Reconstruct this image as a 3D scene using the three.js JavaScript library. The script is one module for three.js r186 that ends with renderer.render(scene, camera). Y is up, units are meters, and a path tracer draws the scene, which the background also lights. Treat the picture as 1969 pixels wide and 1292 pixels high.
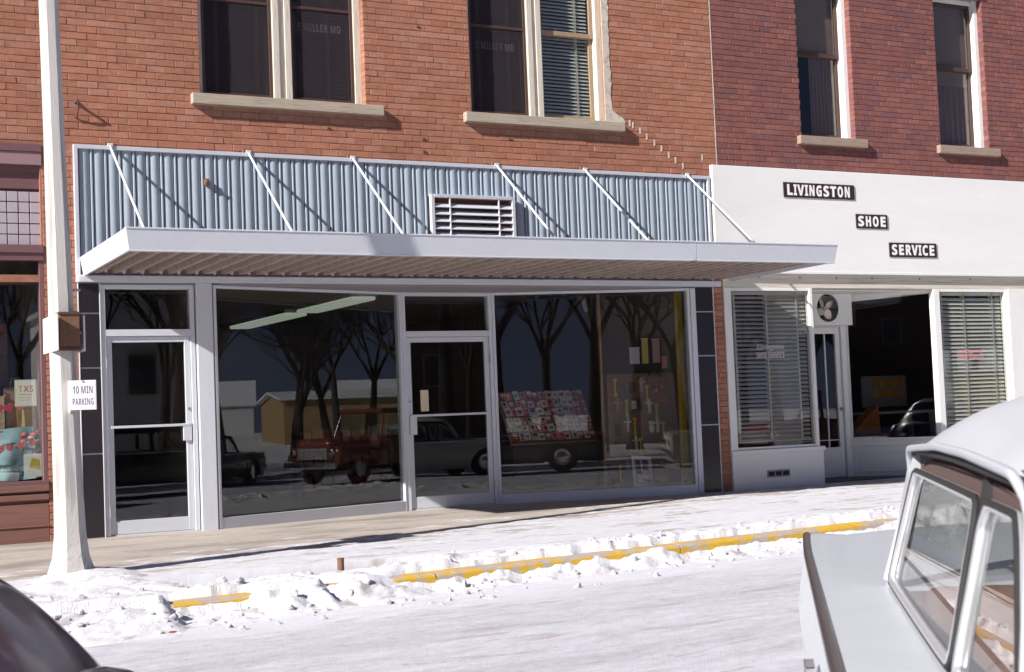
import * as THREE from 'three';
import { RoundedBoxGeometry } from 'three/addons/geometries/RoundedBoxGeometry.js';
import { mergeGeometries, toCreasedNormals } from 'three/addons/utils/BufferGeometryUtils.js';
import { ImprovedNoise } from 'three/addons/math/ImprovedNoise.js';
import { RectAreaLightUniformsLib } from 'three/addons/lights/RectAreaLightUniformsLib.js';

// ---------------------------------------------------------------- camera, sky, sun, exposure
const scene = new THREE.Scene();
const renderer = new THREE.WebGLRenderer({ antialias: true });
renderer.toneMapping = THREE.LinearToneMapping;
renderer.toneMappingExposure = 1.72;
renderer.shadowMap.enabled = true;
RectAreaLightUniformsLib.init();

const camera = new THREE.PerspectiveCamera(25.97, 1024 / 672, 0.05, 900);
const EYE = new THREE.Vector3(-3.273, 1.123, 15.822);
{
  const D = Math.PI / 180, yaw = 28.068 * D, pit = 3.11 * D, rol = 2.308 * D;
  const X = new THREE.Vector3(Math.cos(yaw), 0, Math.sin(yaw)), F0 = new THREE.Vector3(Math.sin(yaw), 0, -Math.cos(yaw)), Y = new THREE.Vector3(0, 1, 0);
  const U0 = Y.clone().multiplyScalar(Math.cos(pit)).addScaledVector(F0, -Math.sin(pit));
  const F = Y.clone().multiplyScalar(Math.sin(pit)).addScaledVector(F0, Math.cos(pit));
  const R = X.clone().multiplyScalar(Math.cos(rol)).addScaledVector(U0, -Math.sin(rol));
  const U = X.clone().multiplyScalar(Math.sin(rol)).addScaledVector(U0, Math.cos(rol));
  camera.matrixAutoUpdate = true;
  camera.position.copy(EYE);
  camera.quaternion.setFromRotationMatrix(new THREE.Matrix4().makeBasis(R, U, F.clone().negate()));
  camera.focus = 16.5; camera.userData.fStop = 8;
  camera.updateMatrixWorld(true); camera.updateProjectionMatrix();
}
scene.add(camera);

const SUN = new THREE.Vector3(-3.05, 1.9, 1).normalize();
{
  // clear winter sky: deep blue overhead, paler towards the horizon, a soft aureole round the sun
  const W = 512, H = 256, px = new Float32Array(W * H * 4), d = new THREE.Vector3();
  for (let j = 0; j < H; j++) for (let i = 0; i < W; i++) {
    const th = ((j + 0.5) / H - 0.5) * Math.PI, ph = ((i + 0.5) / W - 0.5) * 2 * Math.PI;
    d.set(Math.cos(th) * Math.cos(ph), Math.sin(th), Math.cos(th) * Math.sin(ph));
    const up = Math.max(d.y, 0), hz = Math.exp(-up * 4.2), c = Math.max(0, d.dot(SUN)), au = 0.35 * Math.pow(c, 8) + 0.6 * Math.pow(c, 60);
    const o = (j * W + i) * 4, k = 0.26;
    px[o] = k * (0.10 + 0.29 * hz + au * 0.55); px[o + 1] = k * (0.165 + 0.32 * hz + au * 0.52); px[o + 2] = k * (0.44 + 0.36 * hz + au * 0.46); px[o + 3] = 1;
  }
  const t = new THREE.DataTexture(px, W, H, THREE.RGBAFormat, THREE.FloatType);
  t.mapping = THREE.EquirectangularReflectionMapping; t.magFilter = t.minFilter = THREE.LinearFilter; t.needsUpdate = true;
  scene.background = t; scene.environment = t;
}
const sun = new THREE.DirectionalLight(new THREE.Color(1, 0.945, 0.905), 5);
sun.position.copy(SUN).multiplyScalar(60).add(new THREE.Vector3(4, 0, 4)); sun.target.position.set(4, 0, 4);
sun.castShadow = true; sun.shadow.mapSize.set(4096, 4096);
Object.assign(sun.shadow.camera, { left: -30, right: 30, top: 25, bottom: -25, near: 1, far: 140 });
scene.add(sun, sun.target);

// ---------------------------------------------------------------- helpers
let seed = 20641;
const rnd = () => { seed = (seed + 0x6d2b79f5) | 0; let t = Math.imul(seed ^ (seed >>> 15), 1 | seed); t = (t + Math.imul(t ^ (t >>> 7), 61 | t)) ^ t; return ((t ^ (t >>> 14)) >>> 0) / 4294967296; };
const rr = (a, b) => a + (b - a) * rnd();
const PN = new ImprovedNoise(), nz = (x, y = 0, z = 0) => PN.noise(x, y, z);
const fbm = (x, y, z = 0, o = 4) => { let s = 0, a = 0.5, f = 1; for (let i = 0; i < o; i++) { s += a * nz(x * f, y * f, z + i * 7.3); a *= 0.5; f *= 2.03; } return s; };
const clamp = (v, a, b) => Math.min(b, Math.max(a, v)), mix = (a, b, t) => a + (b - a) * t, sst = (a, b, v) => { const t = clamp((v - a) / (b - a), 0, 1); return t * t * (3 - 2 * t); };
const col = (r, g, b) => new THREE.Color().setRGB(r, g, b);
const used = {};
const numbered = (n) => { const k = used[n] = (used[n] ?? -1) + 1; return k ? n + '_' + String(k).padStart(3, '0') : n; };
function mesh(name, geo, m, parent) {
  const o = new THREE.Mesh(Array.isArray(geo) ? merge(geo) : geo, m); o.castShadow = o.receiveShadow = true;
  o.name = parent === scene ? numbered(name) : name; parent.add(o); return o;
}
function merge(list) {
  const l = list.map((g) => { const n = g.index ? g.toNonIndexed() : g; for (const k of Object.keys(n.attributes)) if (!['position', 'normal', 'uv'].includes(k)) n.deleteAttribute(k); return n; });
  return l.length === 1 ? l[0] : mergeGeometries(l);
}
function tag(o, label, category, group) { o.userData.label = label; o.userData.category = category; if (group) o.userData.group = group; return o; }
const kind = (o, k) => { o.userData.kind = k; return o; };
function thing(name, label, category, pos = [0, 0, 0], group, turn = 0) {
  const g = new THREE.Group(); g.name = numbered(name); g.position.set(...pos); g.rotation.y = turn; scene.add(g); return tag(g, label, category, group);
}
const lab = (o, l) => { o.userData.label = l; return o; };
const box = (w, h, d, x = 0, y = 0, z = 0) => new THREE.BoxGeometry(w, h, d).translate(x, y, z);
const span = (x0, x1, y0, y1, z0, z1) => box(x1 - x0, y1 - y0, z1 - z0, (x0 + x1) / 2, (y0 + y1) / 2, (z0 + z1) / 2);
const rspan = (x0, x1, y0, y1, z0, z1, r = 0.004) => new RoundedBoxGeometry(x1 - x0, y1 - y0, z1 - z0, 1, Math.min(r, (x1 - x0) * 0.4, (y1 - y0) * 0.4, (z1 - z0) * 0.4)).translate((x0 + x1) / 2, (y0 + y1) / 2, (z0 + z1) / 2);
function hexa(p) { // 8 corners: bottom a b c d, top a b c d
  const f = [[0, 1, 2, 3], [7, 6, 5, 4], [0, 4, 5, 1], [1, 5, 6, 2], [2, 6, 7, 3], [3, 7, 4, 0]], v = [], u = [];
  for (const [a, b, c, d] of f) for (const i of [a, b, c, a, c, d]) { v.push(...p[i]); u.push(p[i][0] + p[i][2], p[i][1]); }
  const g = new THREE.BufferGeometry(); g.setAttribute('position', new THREE.Float32BufferAttribute(v, 3)); g.setAttribute('uv', new THREE.Float32BufferAttribute(u, 2)); g.computeVertexNormals(); return g;
}
function tube(pts, r, seg = 24, rad = 6, closed = false) { return new THREE.TubeGeometry(new THREE.CatmullRomCurve3(pts.map((p) => new THREE.Vector3(...p)), closed, 'catmullrom', 0.1), seg, r, rad, closed); }
function rod(a, b, r, rad = 8, r2 = r, open = false) {
  const A = new THREE.Vector3(...a), B = new THREE.Vector3(...b), d = B.clone().sub(A), g = new THREE.CylinderGeometry(r2, r, d.length(), rad, 1, open);
  g.applyQuaternion(new THREE.Quaternion().setFromUnitVectors(new THREE.Vector3(0, 1, 0), d.clone().normalize())); return g.translate(...A.add(B).multiplyScalar(0.5).toArray());
}
function gridGeo(xs, zs, fn) {
  const v = [], u = [], id = [], n = xs.length;
  for (const z of zs) for (const x of xs) { v.push(x, fn(x, z), z); u.push(x, z); }
  for (let j = 0; j + 1 < zs.length; j++) for (let i = 0; i + 1 < n; i++) { const a = j * n + i; id.push(a, a + n, a + 1, a + 1, a + n, a + n + 1); }
  const g = new THREE.BufferGeometry(); g.setAttribute('position', new THREE.Float32BufferAttribute(v, 3)); g.setAttribute('uv', new THREE.Float32BufferAttribute(u, 2)); g.setIndex(id); g.computeVertexNormals(); return g;
}
const range = (a, b, s) => { const n = Math.max(1, Math.round((b - a) / s)); return Array.from({ length: n + 1 }, (_, i) => a + (b - a) * i / n); };
function extr(pts, depth, bevel = 0) { // polygon in xy, extruded along +z
  const s = new THREE.Shape(pts.map((p) => new THREE.Vector2(...p)));
  return new THREE.ExtrudeGeometry(s, { depth, bevelEnabled: bevel > 0, bevelSize: bevel, bevelThickness: bevel, bevelSegments: 1 });
}
function flatPoly(pts, y, h) { return extr(pts.map(([x, z]) => [x, -z]), h).rotateX(-Math.PI / 2).translate(0, y, 0); } // polygon in xz, from y up h

// ---------------------------------------------------------------- textures
function tex(w, h, fn, sx = 1, sy = 1, srgb = true) { // fn(u,v) -> [r,g,b] linear 0..1; repeats every sx by sy metres
  const d = new Uint8Array(w * h * 4), enc = (c) => { c = clamp(c, 0, 1); return 255 * (c <= 0.0031308 ? 12.92 * c : 1.055 * Math.pow(c, 1 / 2.4) - 0.055); };
  for (let j = 0; j < h; j++) for (let i = 0; i < w; i++) { const c = fn((i + 0.5) / w, (j + 0.5) / h), o = (j * w + i) * 4; for (let k = 0; k < 3; k++) d[o + k] = srgb ? enc(c[k]) : 255 * clamp(c[k], 0, 1); d[o + 3] = 255; }
  const t = new THREE.DataTexture(d, w, h); t.wrapS = t.wrapT = THREE.RepeatWrapping; t.magFilter = THREE.LinearFilter; t.minFilter = THREE.LinearMipmapLinearFilter; t.generateMipmaps = true;
  if (srgb) t.colorSpace = THREE.SRGBColorSpace; t.repeat.set(1 / sx, 1 / sy); t.needsUpdate = true; return t;
}
const torus = (u, v, f, o = 4, s = 0) => { const a = u * 2 * Math.PI, b = v * 2 * Math.PI, k = f / (2 * Math.PI); return fbm(Math.cos(a) * k + s, Math.sin(a) * k + Math.cos(b) * k * 1.3, Math.sin(b) * k * 1.3 + s * 3, o); };
const grainT = tex(512, 512, (u, v) => { const n = 1 + 0.30 * torus(u, v, 9, 4, 3) + 0.22 * (rnd() - 0.5) + 0.25 * torus(u, v, 40, 3, 9); return [n * 0.80, n * 0.80, n * 0.80]; }, 0.9, 0.9);
const grainB = tex(512, 512, (u, v) => { const n = 0.5 + 0.5 * torus(u, v, 50, 3, 5) + 0.35 * (rnd() - 0.5); return [n, n, n]; }, 0.6, 0.6, false);
const paintT = tex(512, 512, (u, v) => { const s = torus(u, v, 5, 5, 1), f = torus(u, v, 30, 4, 7); const n = 0.95 + 0.05 * s + 0.035 * f; return [n, n * 0.995, n * 0.985]; }, 1.7, 1.7);
const stoneT = tex(512, 512, (u, v) => { const s = torus(u, v, 6, 5, 2), f = torus(u, v, 44, 3, 8), st = sst(0.05, 0.3, torus(u, v, 14, 4, 21)); const n = 0.80 + 0.22 * s + 0.14 * f - 0.22 * st; return [n, n * 0.97, n * 0.92]; }, 1.1, 1.1);
const panelT = tex(256, 512, (u, v) => { const n = 0.93 + 0.08 * torus(u, v, 8, 4, 4) + 0.05 * torus(u, v * 0.5, 30, 3, 6); return [n, n, n]; }, 0.6, 1.3);
const woodT = tex(256, 512, (u, v) => { const g = fbm(u * 26, v * 2.2, 1, 4), n = 0.8 + 0.4 * g; return [n, n * 0.97, n * 0.92]; }, 0.3, 1.2);

const snowT = tex(1024, 1024, (u, v) => { const a = torus(u, v, 11, 5, 2), b = torus(u, v, 60, 3, 6), g = sst(0.10, 0.38, a + 0.5 * b) * 0.38 + (rnd() < 0.0016 ? 0.5 : 0); return [1 - g * 0.85, 1 - g * 0.95, 1 - g]; }, 2.3, 2.3);
const std = (r, g, b, rough = 0.8, o = {}) => new THREE.MeshStandardMaterial({ color: col(r, g, b), roughness: rough, ...o });
const M = {
  brick: std(1, 1, 1, 0.9, { vertexColors: true, map: grainT, bumpMap: grainB, bumpScale: 0.004 }),
  mortar: std(0.37, 0.17, 0.11, 0.95, { map: grainT, bumpMap: grainB, bumpScale: 0.004 }),
  mortarB: std(0.205, 0.085, 0.075, 0.95, { map: grainT, bumpMap: grainB, bumpScale: 0.004 }),
  patch: std(0.72, 0.66, 0.58, 0.95, { map: stoneT, bumpMap: grainB, bumpScale: 0.006 }),
  stone: std(0.53, 0.47, 0.385, 0.9, { map: stoneT, bumpMap: grainB, bumpScale: 0.003 }),
  stoneB: std(0.42, 0.33, 0.27, 0.9, { map: stoneT, bumpMap: grainB, bumpScale: 0.003 }),
  white: std(0.80, 0.80, 0.78, 0.55, { map: paintT }),
  whiteWall: std(0.84, 0.84, 0.82, 0.7, { map: paintT, bumpMap: grainB, bumpScale: 0.002 }),
  oldWhite: std(0.76, 0.72, 0.64, 0.75, { map: stoneT }),
  alu: std(0.64, 0.67, 0.73, 0.42, { map: paintT, metalness: 0.15 }),
  canopy: std(0.61, 0.635, 0.69, 0.5, { map: paintT }),
  deck: std(0.50, 0.45, 0.41, 0.55, { map: stoneT }),
  blue: std(0.36, 0.43, 0.50, 0.5, { map: panelT }),
  groove: std(0.23, 0.18, 0.205, 0.7),
  tile: std(0.022, 0.017, 0.021, 0.2, { map: paintT }),
  glass: new THREE.MeshPhysicalMaterial({ color: col(0.86, 0.88, 0.86), transmission: 1, thickness: 0, roughness: 0, ior: 1.52 }),
  screen: std(0.030, 0.022, 0.028, 0.9, { transparent: true, opacity: 0.5 }),
  sash: std(0.085, 0.045, 0.035, 0.6, { map: woodT }),
  sashLight: std(0.40, 0.30, 0.20, 0.7, { map: woodT }),
  dark: std(0.02, 0.017, 0.018, 0.8),
  maroon: std(0.17, 0.085, 0.09, 0.55, { map: paintT }),
  mauve: std(0.30, 0.19, 0.205, 0.6, { map: paintT }),
  brown: std(0.25, 0.125, 0.105, 0.7, { map: stoneT }),
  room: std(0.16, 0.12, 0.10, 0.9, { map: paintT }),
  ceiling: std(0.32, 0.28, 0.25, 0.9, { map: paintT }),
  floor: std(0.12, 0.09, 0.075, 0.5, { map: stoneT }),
  wood: std(0.34, 0.18, 0.075, 0.55, { map: woodT }),
  yellow: std(0.62, 0.42, 0.05, 0.6, { map: paintT }),
  rust: std(0.22, 0.115, 0.065, 0.8, { map: stoneT }),
  iron: std(0.09, 0.045, 0.035, 0.8),
  chrome: std(0.75, 0.76, 0.78, 0.18, { metalness: 1 }),
  steel: std(0.45, 0.45, 0.46, 0.4, { metalness: 0.8 }),
  rubber: std(0.022, 0.021, 0.022, 0.75),
  blind: std(0.66, 0.63, 0.57, 0.6, { map: paintT }),
  blindDark: std(0.20, 0.165, 0.165, 0.7),
  concretePole: std(0.63, 0.62, 0.62, 0.85, { map: stoneT, bumpMap: grainB, bumpScale: 0.003 }),
  paper: std(0.78, 0.77, 0.74, 0.9),
  snow: std(0.70, 0.705, 0.73, 0.8, { map: snowT, bumpMap: grainB, bumpScale: 0.008 }),
  bark: std(0.05, 0.04, 0.036, 0.95, { bumpMap: grainB, bumpScale: 0.02 }),
};
function canvasTex(w, h, draw) { const c = document.createElement('canvas'); c.width = w; c.height = h; const g = c.getContext('2d'); draw(g, w, h); const t = new THREE.CanvasTexture(c); t.colorSpace = THREE.SRGBColorSpace; t.anisotropy = 8; return t; }
const printed = (t, o = {}) => new THREE.MeshStandardMaterial({ map: t, roughness: 0.75, ...o });

// ---------------------------------------------------------------- ground, road, pavement, kerb, snow
const roadY = (x) => -0.335 + 0.019 * clamp(x, -8, 7) - 0.03 * clamp(x - 10, 0, 9), kerbY = (x) => roadY(x) + 0.15, stepY = (x) => Math.max(-0.085, kerbY(x));
const walkY = (x, z) => (z <= 0 ? 0 : stepY(x) * Math.min(z, 4) / 4);
const bareTo = (x) => (x < 3.5 ? 2.75 - 0.22 * x : Math.max(0.7, 1.98 - 0.3 * (x - 3.5)));
const snowOnWalk = (x, z) => { // how much thin snow lies at this place on the pavement (0..1)
  const streak = fbm(x * 0.9, z * 4.2, 2, 4) * 1.5 + fbm(x * 4, z * 9, 5, 3) * 0.9 + fbm(x * 16, z * 20, 8, 2) * 0.35;
  return sst(-0.16, 0.20, clamp((z - bareTo(x)) * 0.5, -1, 0.40) + streak * 0.85 - 0.03);
};
{
  const farG = mesh('ground', gridGeo([-300, 300], [-200, 400], () => -0.9), M.snow, scene); kind(farG, 'structure');
  const roadT = tex(2048, 1024, (u, v) => {
    const x = -12 + 34 * u, z = 4.6 + 12.4 * v, warp = fbm(x * 0.3, z * 0.5, 3, 3) * 0.7;
    const lane = fbm(x * 0.22, (z + warp) * 2.6, 1, 5), fine = fbm(x * 3.6, z * 9, 4, 5), speck = fbm(x * 15, z * 22, 6, 3);
    const ruts = [7.0, 8.5, 10.9, 12.3].reduce((s, q) => s + Math.exp(-Math.pow((z + warp * 0.35 - q) / 0.17, 2)), 0) * (0.6 + 0.8 * Math.abs(fbm(x * 0.5, z, 33, 3)));
    let n = 0.575 - 0.085 * ruts + 0.13 * lane + 0.15 * fine + 0.16 * speck + 0.04 * (rnd() - 0.5);
    const clean = sst(6.3, 5.3, z + fbm(x * 0.8, z * 1.5, 12, 3) * 0.9); n = mix(n, 0.72 + 0.1 * fine, clean * 0.85);
    let c = [n * 0.965, n * 0.975, n * 1.05];
    const dirt = sst(0.16, 0.34, fbm(x * 1.25, (z + warp) * 5.0, 9, 4) + 0.35 * lane + 0.4 * speck - 0.04) * (1 - clean * 0.8) * 0.62;
    c = [mix(c[0], 0.36, dirt), mix(c[1], 0.30, dirt), mix(c[2], 0.29, dirt)]; return c;
  }, 34, 12.4); roadT.offset.set(12 / 34, -4.6 / 12.4);
  const xs = [-80, -60, -40, -30, -24, -18, ...range(-12, 20, 0.07), 24, 30, 40, 60, 90], zs = [...range(4.7, 16.4, 0.075)];
  const road = mesh('road', gridGeo(xs, zs, (x, z) => roadY(x) + 0.05 * (1 - Math.pow((z - 10.5) / 5.8, 2)) * 0.6 + 0.012 * fbm(x * 0.9, z * 4, 1, 4) + 0.006 * fbm(x * 5, z * 12, 3, 3)), std(1, 1, 1, 0.62, { map: roadT, bumpMap: grainB, bumpScale: 0.006 }), scene); kind(road, 'structure');
  const lawn = mesh('lawn', gridGeo([-90, -50, ...range(-20, 60, 1), 90], [16.4, 16.41, ...range(17, 40, 0.8), 60, 110], (x, z) => roadY(x) + (z > 16.405 ? 0.14 + 0.05 * fbm(x * 0.4, z * 0.4, 3, 3) + 0.012 * Math.max(0, z - 24) : -0.05)), M.snow, scene); kind(lawn, 'structure');

  const walkT = tex(2048, 640, (u, v) => {
    const x = -5 + 22 * u, z = -1.4 + 5.5 * v, s = snowOnWalk(x, z), f = fbm(x * 7, z * 7, 2, 5), m = fbm(x * 1.2, z * 2.2, 4, 4), wet = sst(0.02, 0.22, fbm(x * 0.7, z * 2.6, 15, 4) + 0.3 * f);
    const n = 0.42 + 0.10 * f + 0.12 * m + 0.05 * (rnd() - 0.5); let c = [n * 1.04, n * 0.93, n * 0.82]; c = c.map((k) => k * mix(1, 0.72, wet));
    const sn = 0.64 + 0.14 * f + 0.06 * m; return [mix(c[0], sn * 0.98, s), mix(c[1], sn * 0.99, s), mix(c[2], sn * 1.04, s)];
  }, 22, 5.5); walkT.offset.set(5 / 22, 1.4 / 5.5);
  const walk = mesh('sidewalk', gridGeo([-60, -30, -12, ...range(-5, 17, 0.045), 24, 40, 60], [-1.4, -0.7, ...range(0, 4.0, 0.045), 4.001], (x, z) => (z > 4.0005 ? Math.min(walkY(x, 4), kerbY(x)) - 0.02 : walkY(x, z) + 0.008 * (Math.abs(x) < 20 ? snowOnWalk(x, z) : 0))), std(1, 1, 1, 0.7, { map: walkT, bumpMap: grainB, bumpScale: 0.003 }), scene); kind(walk, 'structure');
  const strip = mesh('verge', gridGeo(range(-60, 60, 1), [3.98, 4.62], (x) => kerbY(x) - 0.012), std(0.33, 0.25, 0.19, 0.9, { map: stoneT }), scene); kind(strip, 'structure');
}
{ // kerb of separate stones, yellow paint worn off in flakes
  const kerbT = tex(2048, 256, (u, v) => {
    const x = 8 * u, y = v, worn = fbm(x * 2.2, y * 1.6, 1, 5) + 0.5 * fbm(x * 9, y * 5, 3, 3) + 0.22 * Math.exp(-Math.pow((y - 0.50) / 0.05, 2)) , w = sst(0.00, 0.09, worn), f = fbm(x * 14, y * 8, 5, 3);
    return [mix(0.56 + 0.1 * f, 0.40 + 0.1 * f, w), mix(0.345 + 0.07 * f, 0.34 + 0.1 * f, w), mix(0.035, 0.29 + 0.1 * f, w)];
  }, 8, 0.34);
  const yel = std(1, 1, 1, 0.75, { map: kerbT, bumpMap: grainB, bumpScale: 0.003 }), grey = std(0.46, 0.38, 0.32, 0.9, { map: stoneT });
  const g = new THREE.Group(); g.name = 'kerb'; scene.add(g); kind(g, 'structure');
  const prof = [[4.60, -0.3], [4.60, -0.012], [4.612, 0], [4.735, 0], [4.758, -0.010], [4.77, -0.03], [4.785, -0.3]];
  for (let k = -8; k < 12; k++) {
    const xa = -0.62 + k * 2.44 + 0.006, xb = xa + 2.428, v = [], u = [];
    let s = 0; const L = prof.map((p, i) => (s += i ? Math.hypot(p[0] - prof[i - 1][0], p[1] - prof[i - 1][1]) : 0) - 0.288 + 0.02);
    for (let i = 0; i + 1 < prof.length; i++) for (const [x, j] of [[xa, i], [xa, i + 1], [xb, i + 1], [xa, i], [xb, i + 1], [xb, i]]) { v.push(x, kerbY(x) + prof[j][1], prof[j][0]); u.push(x, L[j]); }
    for (const x of [xa, xb]) for (let i = 1; i + 1 < prof.length; i++) for (const j of [0, i, i + 1]) { v.push(x, kerbY(x) + prof[j][1], prof[j][0]); u.push(x, L[j]); }
    const q = new THREE.BufferGeometry(); q.setAttribute('position', new THREE.Float32BufferAttribute(v, 3)); q.setAttribute('uv', new THREE.Float32BufferAttribute(u, 2)); q.computeVertexNormals();
    lab(mesh('kerb_stone', q, k >= 0 ? yel : grey, g), k >= 0 ? 'kerb stone with flaking yellow paint' : 'bare concrete kerb stone');
  }
}
const POLE = [-0.83, 3.3];
{ // ploughed snow along the kerb, over the verge and round the pole
  const h = (x, z) => {
    const lump = mix(1, 0.55, sst(0.6, -0.6, x)) * (Math.abs(nz(x * 3.1, z * 3.4, 2)) * 1.25 + Math.abs(nz(x * 7.3, z * 7.7, 6)) * 0.55 + Math.abs(nz(x * 16, z * 16, 9)) * 0.28), fine = fbm(x * 22, z * 22, 4, 2);
    const left = 0.45 * sst(1.4, -0.4, x) + 0.55 * sst(-0.3, -1.2, x), shown = Math.max(sst(-0.5, -0.35, x) * sst(0.36, 0.2, x) * 0.75, sst(0.8, 0.86, x) * sst(1.06, 0.98, x) * 0.55, sst(1.15, 1.6, x) * sst(7.4, 6.4, x) * (0.95 + 0.45 * nz(x * 1.7, 3, 1)));
    const wall = 0.5 + 0.5 * nz(x * 0.9, 7, 2), soft = sst(0.1, -0.35, x) + sst(1.6, 2.4, x);
    const base = z > 4.78 ? roadY(x) : z > 4.0 + 0.35 * soft ? kerbY(x) : z > 4.0 ? mix(walkY(x, 4), kerbY(x), sst(4.0, 4.35, z) * Math.min(1, soft) + (1 - Math.min(1, soft))) : walkY(x, z);
    let t;
    if (z < 4.0) { const d = Math.hypot(x - POLE[0] - 0.16, (z - POLE[1] - 0.08) * 0.8), pile = 0.07 * Math.exp(-Math.pow(d / 0.36, 2)), lf = 0.03 * sst(0.0, -0.8, x) * sst(2.9, 3.9, z); t = -0.024 + pile + lf + Math.min(1, (pile + lf) / 0.04) * (0.045 * lump + 0.01 * fine) + 0.03 * sst(3.5, 4, z) * Math.min(1, soft) * lump; }
    else if (z < 4.6) { const l2 = sst(4.0, 4.35, z); t = mix(-0.02, 0.03, sst(4.05, 4.3, z + 0.09 * nz(x * 2.3, 5, 3))) * mix(1, 0.8, wall) + 0.06 * lump * l2 + 0.01 * fine + 0.04 * left * l2 + (1 - l2) * Math.min(1, soft) * 0.02; }
    else if (z < 4.78) t = mix(0.055, -0.050, shown) + (0.05 + 0.05 * shown * sst(4.72, 4.6, z)) * lump - 0.02 + 0.05 * left * (1 - shown);
    else { const w = mix(0.27, 0.5, left) * (0.85 + 0.3 * wall), q = (z - 4.74) / w, top = mix(0.15, -0.005, shown * (0.75 + 0.25 * wall)) + 0.01 * left; t = top * Math.exp(-q * q) + (mix(0.10, 0.07, shown) * lump) * Math.exp(-Math.pow(q * 0.8, 2)) + 0.012 * fine * Math.exp(-q * q * 0.4) - 0.016 - 0.05 * sst(5.4, 6.2, z); }
    return base + t;
  };
  const b = mesh('snow_bank', gridGeo(range(-6.5, 15, 0.026), range(2.5, 6.3, 0.026), h), M.snow, scene);
  kind(tag(b, 'lumpy ploughed snow along the yellow kerb and round the pole', 'snow'), 'stuff');
  const ico = new THREE.IcosahedronGeometry(0.03, 1), p = ico.attributes.position; for (let i = 0; i < p.count; i++) { const s = 1 + 0.8 * nz(p.getX(i) * 30, p.getY(i) * 30, p.getZ(i) * 30); p.setXYZ(i, p.getX(i) * s * 1.2, p.getY(i) * s * 0.8, p.getZ(i) * s); } ico.computeVertexNormals();
  const N = 300, im = new THREE.InstancedMesh(ico, M.snow, N), m4 = new THREE.Matrix4(), q = new THREE.Quaternion();
  for (let i = 0; i < N; i++) { const x = Math.pow(rnd(), 1.5) * 10.5 - 2.5, z = rnd() < 0.3 ? rr(4.2, 4.58) : 4.86 + Math.pow(rnd(), 1.6) * 0.8, s = Math.pow(rnd(), 2) * 1.1 + 0.18; q.setFromEuler(new THREE.Euler(rr(0, 6), rr(0, 6), rr(0, 6))); m4.compose(new THREE.Vector3(x, Math.max(h(x, z), (z > 4.78 ? roadY(x) : kerbY(x))) + 0.008 * s, z), q, new THREE.Vector3(s, s, s)); im.setMatrixAt(i, m4); }
  im.castShadow = im.receiveShadow = true; im.name = 'snow_clods'; scene.add(im); kind(tag(im, 'loose clods of snow scattered over the ploughed bank', 'snow'), 'stuff');
  const sg = mesh('post_stub', [new THREE.CylinderGeometry(0.028, 0.03, 0.2, 10).translate(0, 0.06, 0), new THREE.CylinderGeometry(0.032, 0.032, 0.012, 10).translate(0, 0.155, 0)], M.rust, scene);
  sg.position.set(1.21, kerbY(1.2) - 0.02, 4.18); tag(sg, 'short rusty pipe stub sticking out of the snow behind the kerb', 'post');
  const lf = mesh('dead_leaf', extr([[0, 0], [0.02, 0.012], [0.045, 0.01], [0.06, 0], [0.042, -0.013], [0.02, -0.012]], 0.004, 0.001).rotateX(-1.3), std(0.20, 0.05, 0.03, 0.8), scene);
  lf.position.set(-0.62, roadY(-0.6) + 0.045, 5.55); tag(lf, 'small reddish dead leaf lying on the snowy road', 'leaf');
}

// ---------------------------------------------------------------- brickwork
const CRS = 0.0755, BLEN = 0.212, JNT = 0.0075;
function brickGeo(list) { // list of {x0,x1,y0,y1,depth,dz,c}
  const P = [], N = [], U = [], C = [], ch = 0.0035;
  const quad = (a, b, c, d, n, k, s) => { for (const q of [a, b, c, a, c, d]) { P.push(...q); N.push(...n); U.push(q[0] + q[2] * 0.7 + s, q[1] + s * 1.7); C.push(...k); } };
  for (const b of list) {
    const zf = b.dz, zb = -b.depth, s = b.s, k = b.c, i = [[b.x0 + ch, b.y0 + ch, zf], [b.x1 - ch, b.y0 + ch, zf], [b.x1 - ch, b.y1 - ch, zf], [b.x0 + ch, b.y1 - ch, zf]], e = [[b.x0, b.y0, zf - ch], [b.x1, b.y0, zf - ch], [b.x1, b.y1, zf - ch], [b.x0, b.y1, zf - ch]], r = e.map((q) => [q[0], q[1], zb]);
    quad(i[0], i[1], i[2], i[3], [0, 0, 1], k, s); const dirs = [[0, -1], [1, 0], [0, 1], [-1, 0]];
    for (let q = 0; q < 4; q++) { const w = (q + 1) % 4, [dx, dy] = dirs[q]; quad(e[q], e[w], i[w], i[q], [dx * 0.707, dy * 0.707, 0.707], k, s); quad(r[q], r[w], e[w], e[q], [dx, dy, 0], k, s); }
  }
  const g = new THREE.BufferGeometry(); g.setAttribute('position', new THREE.Float32BufferAttribute(P, 3)); g.setAttribute('normal', new THREE.Float32BufferAttribute(N, 3)); g.setAttribute('uv', new THREE.Float32BufferAttribute(U, 2)); g.setAttribute('color', new THREE.Float32BufferAttribute(C, 3)); return g;
}
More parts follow.
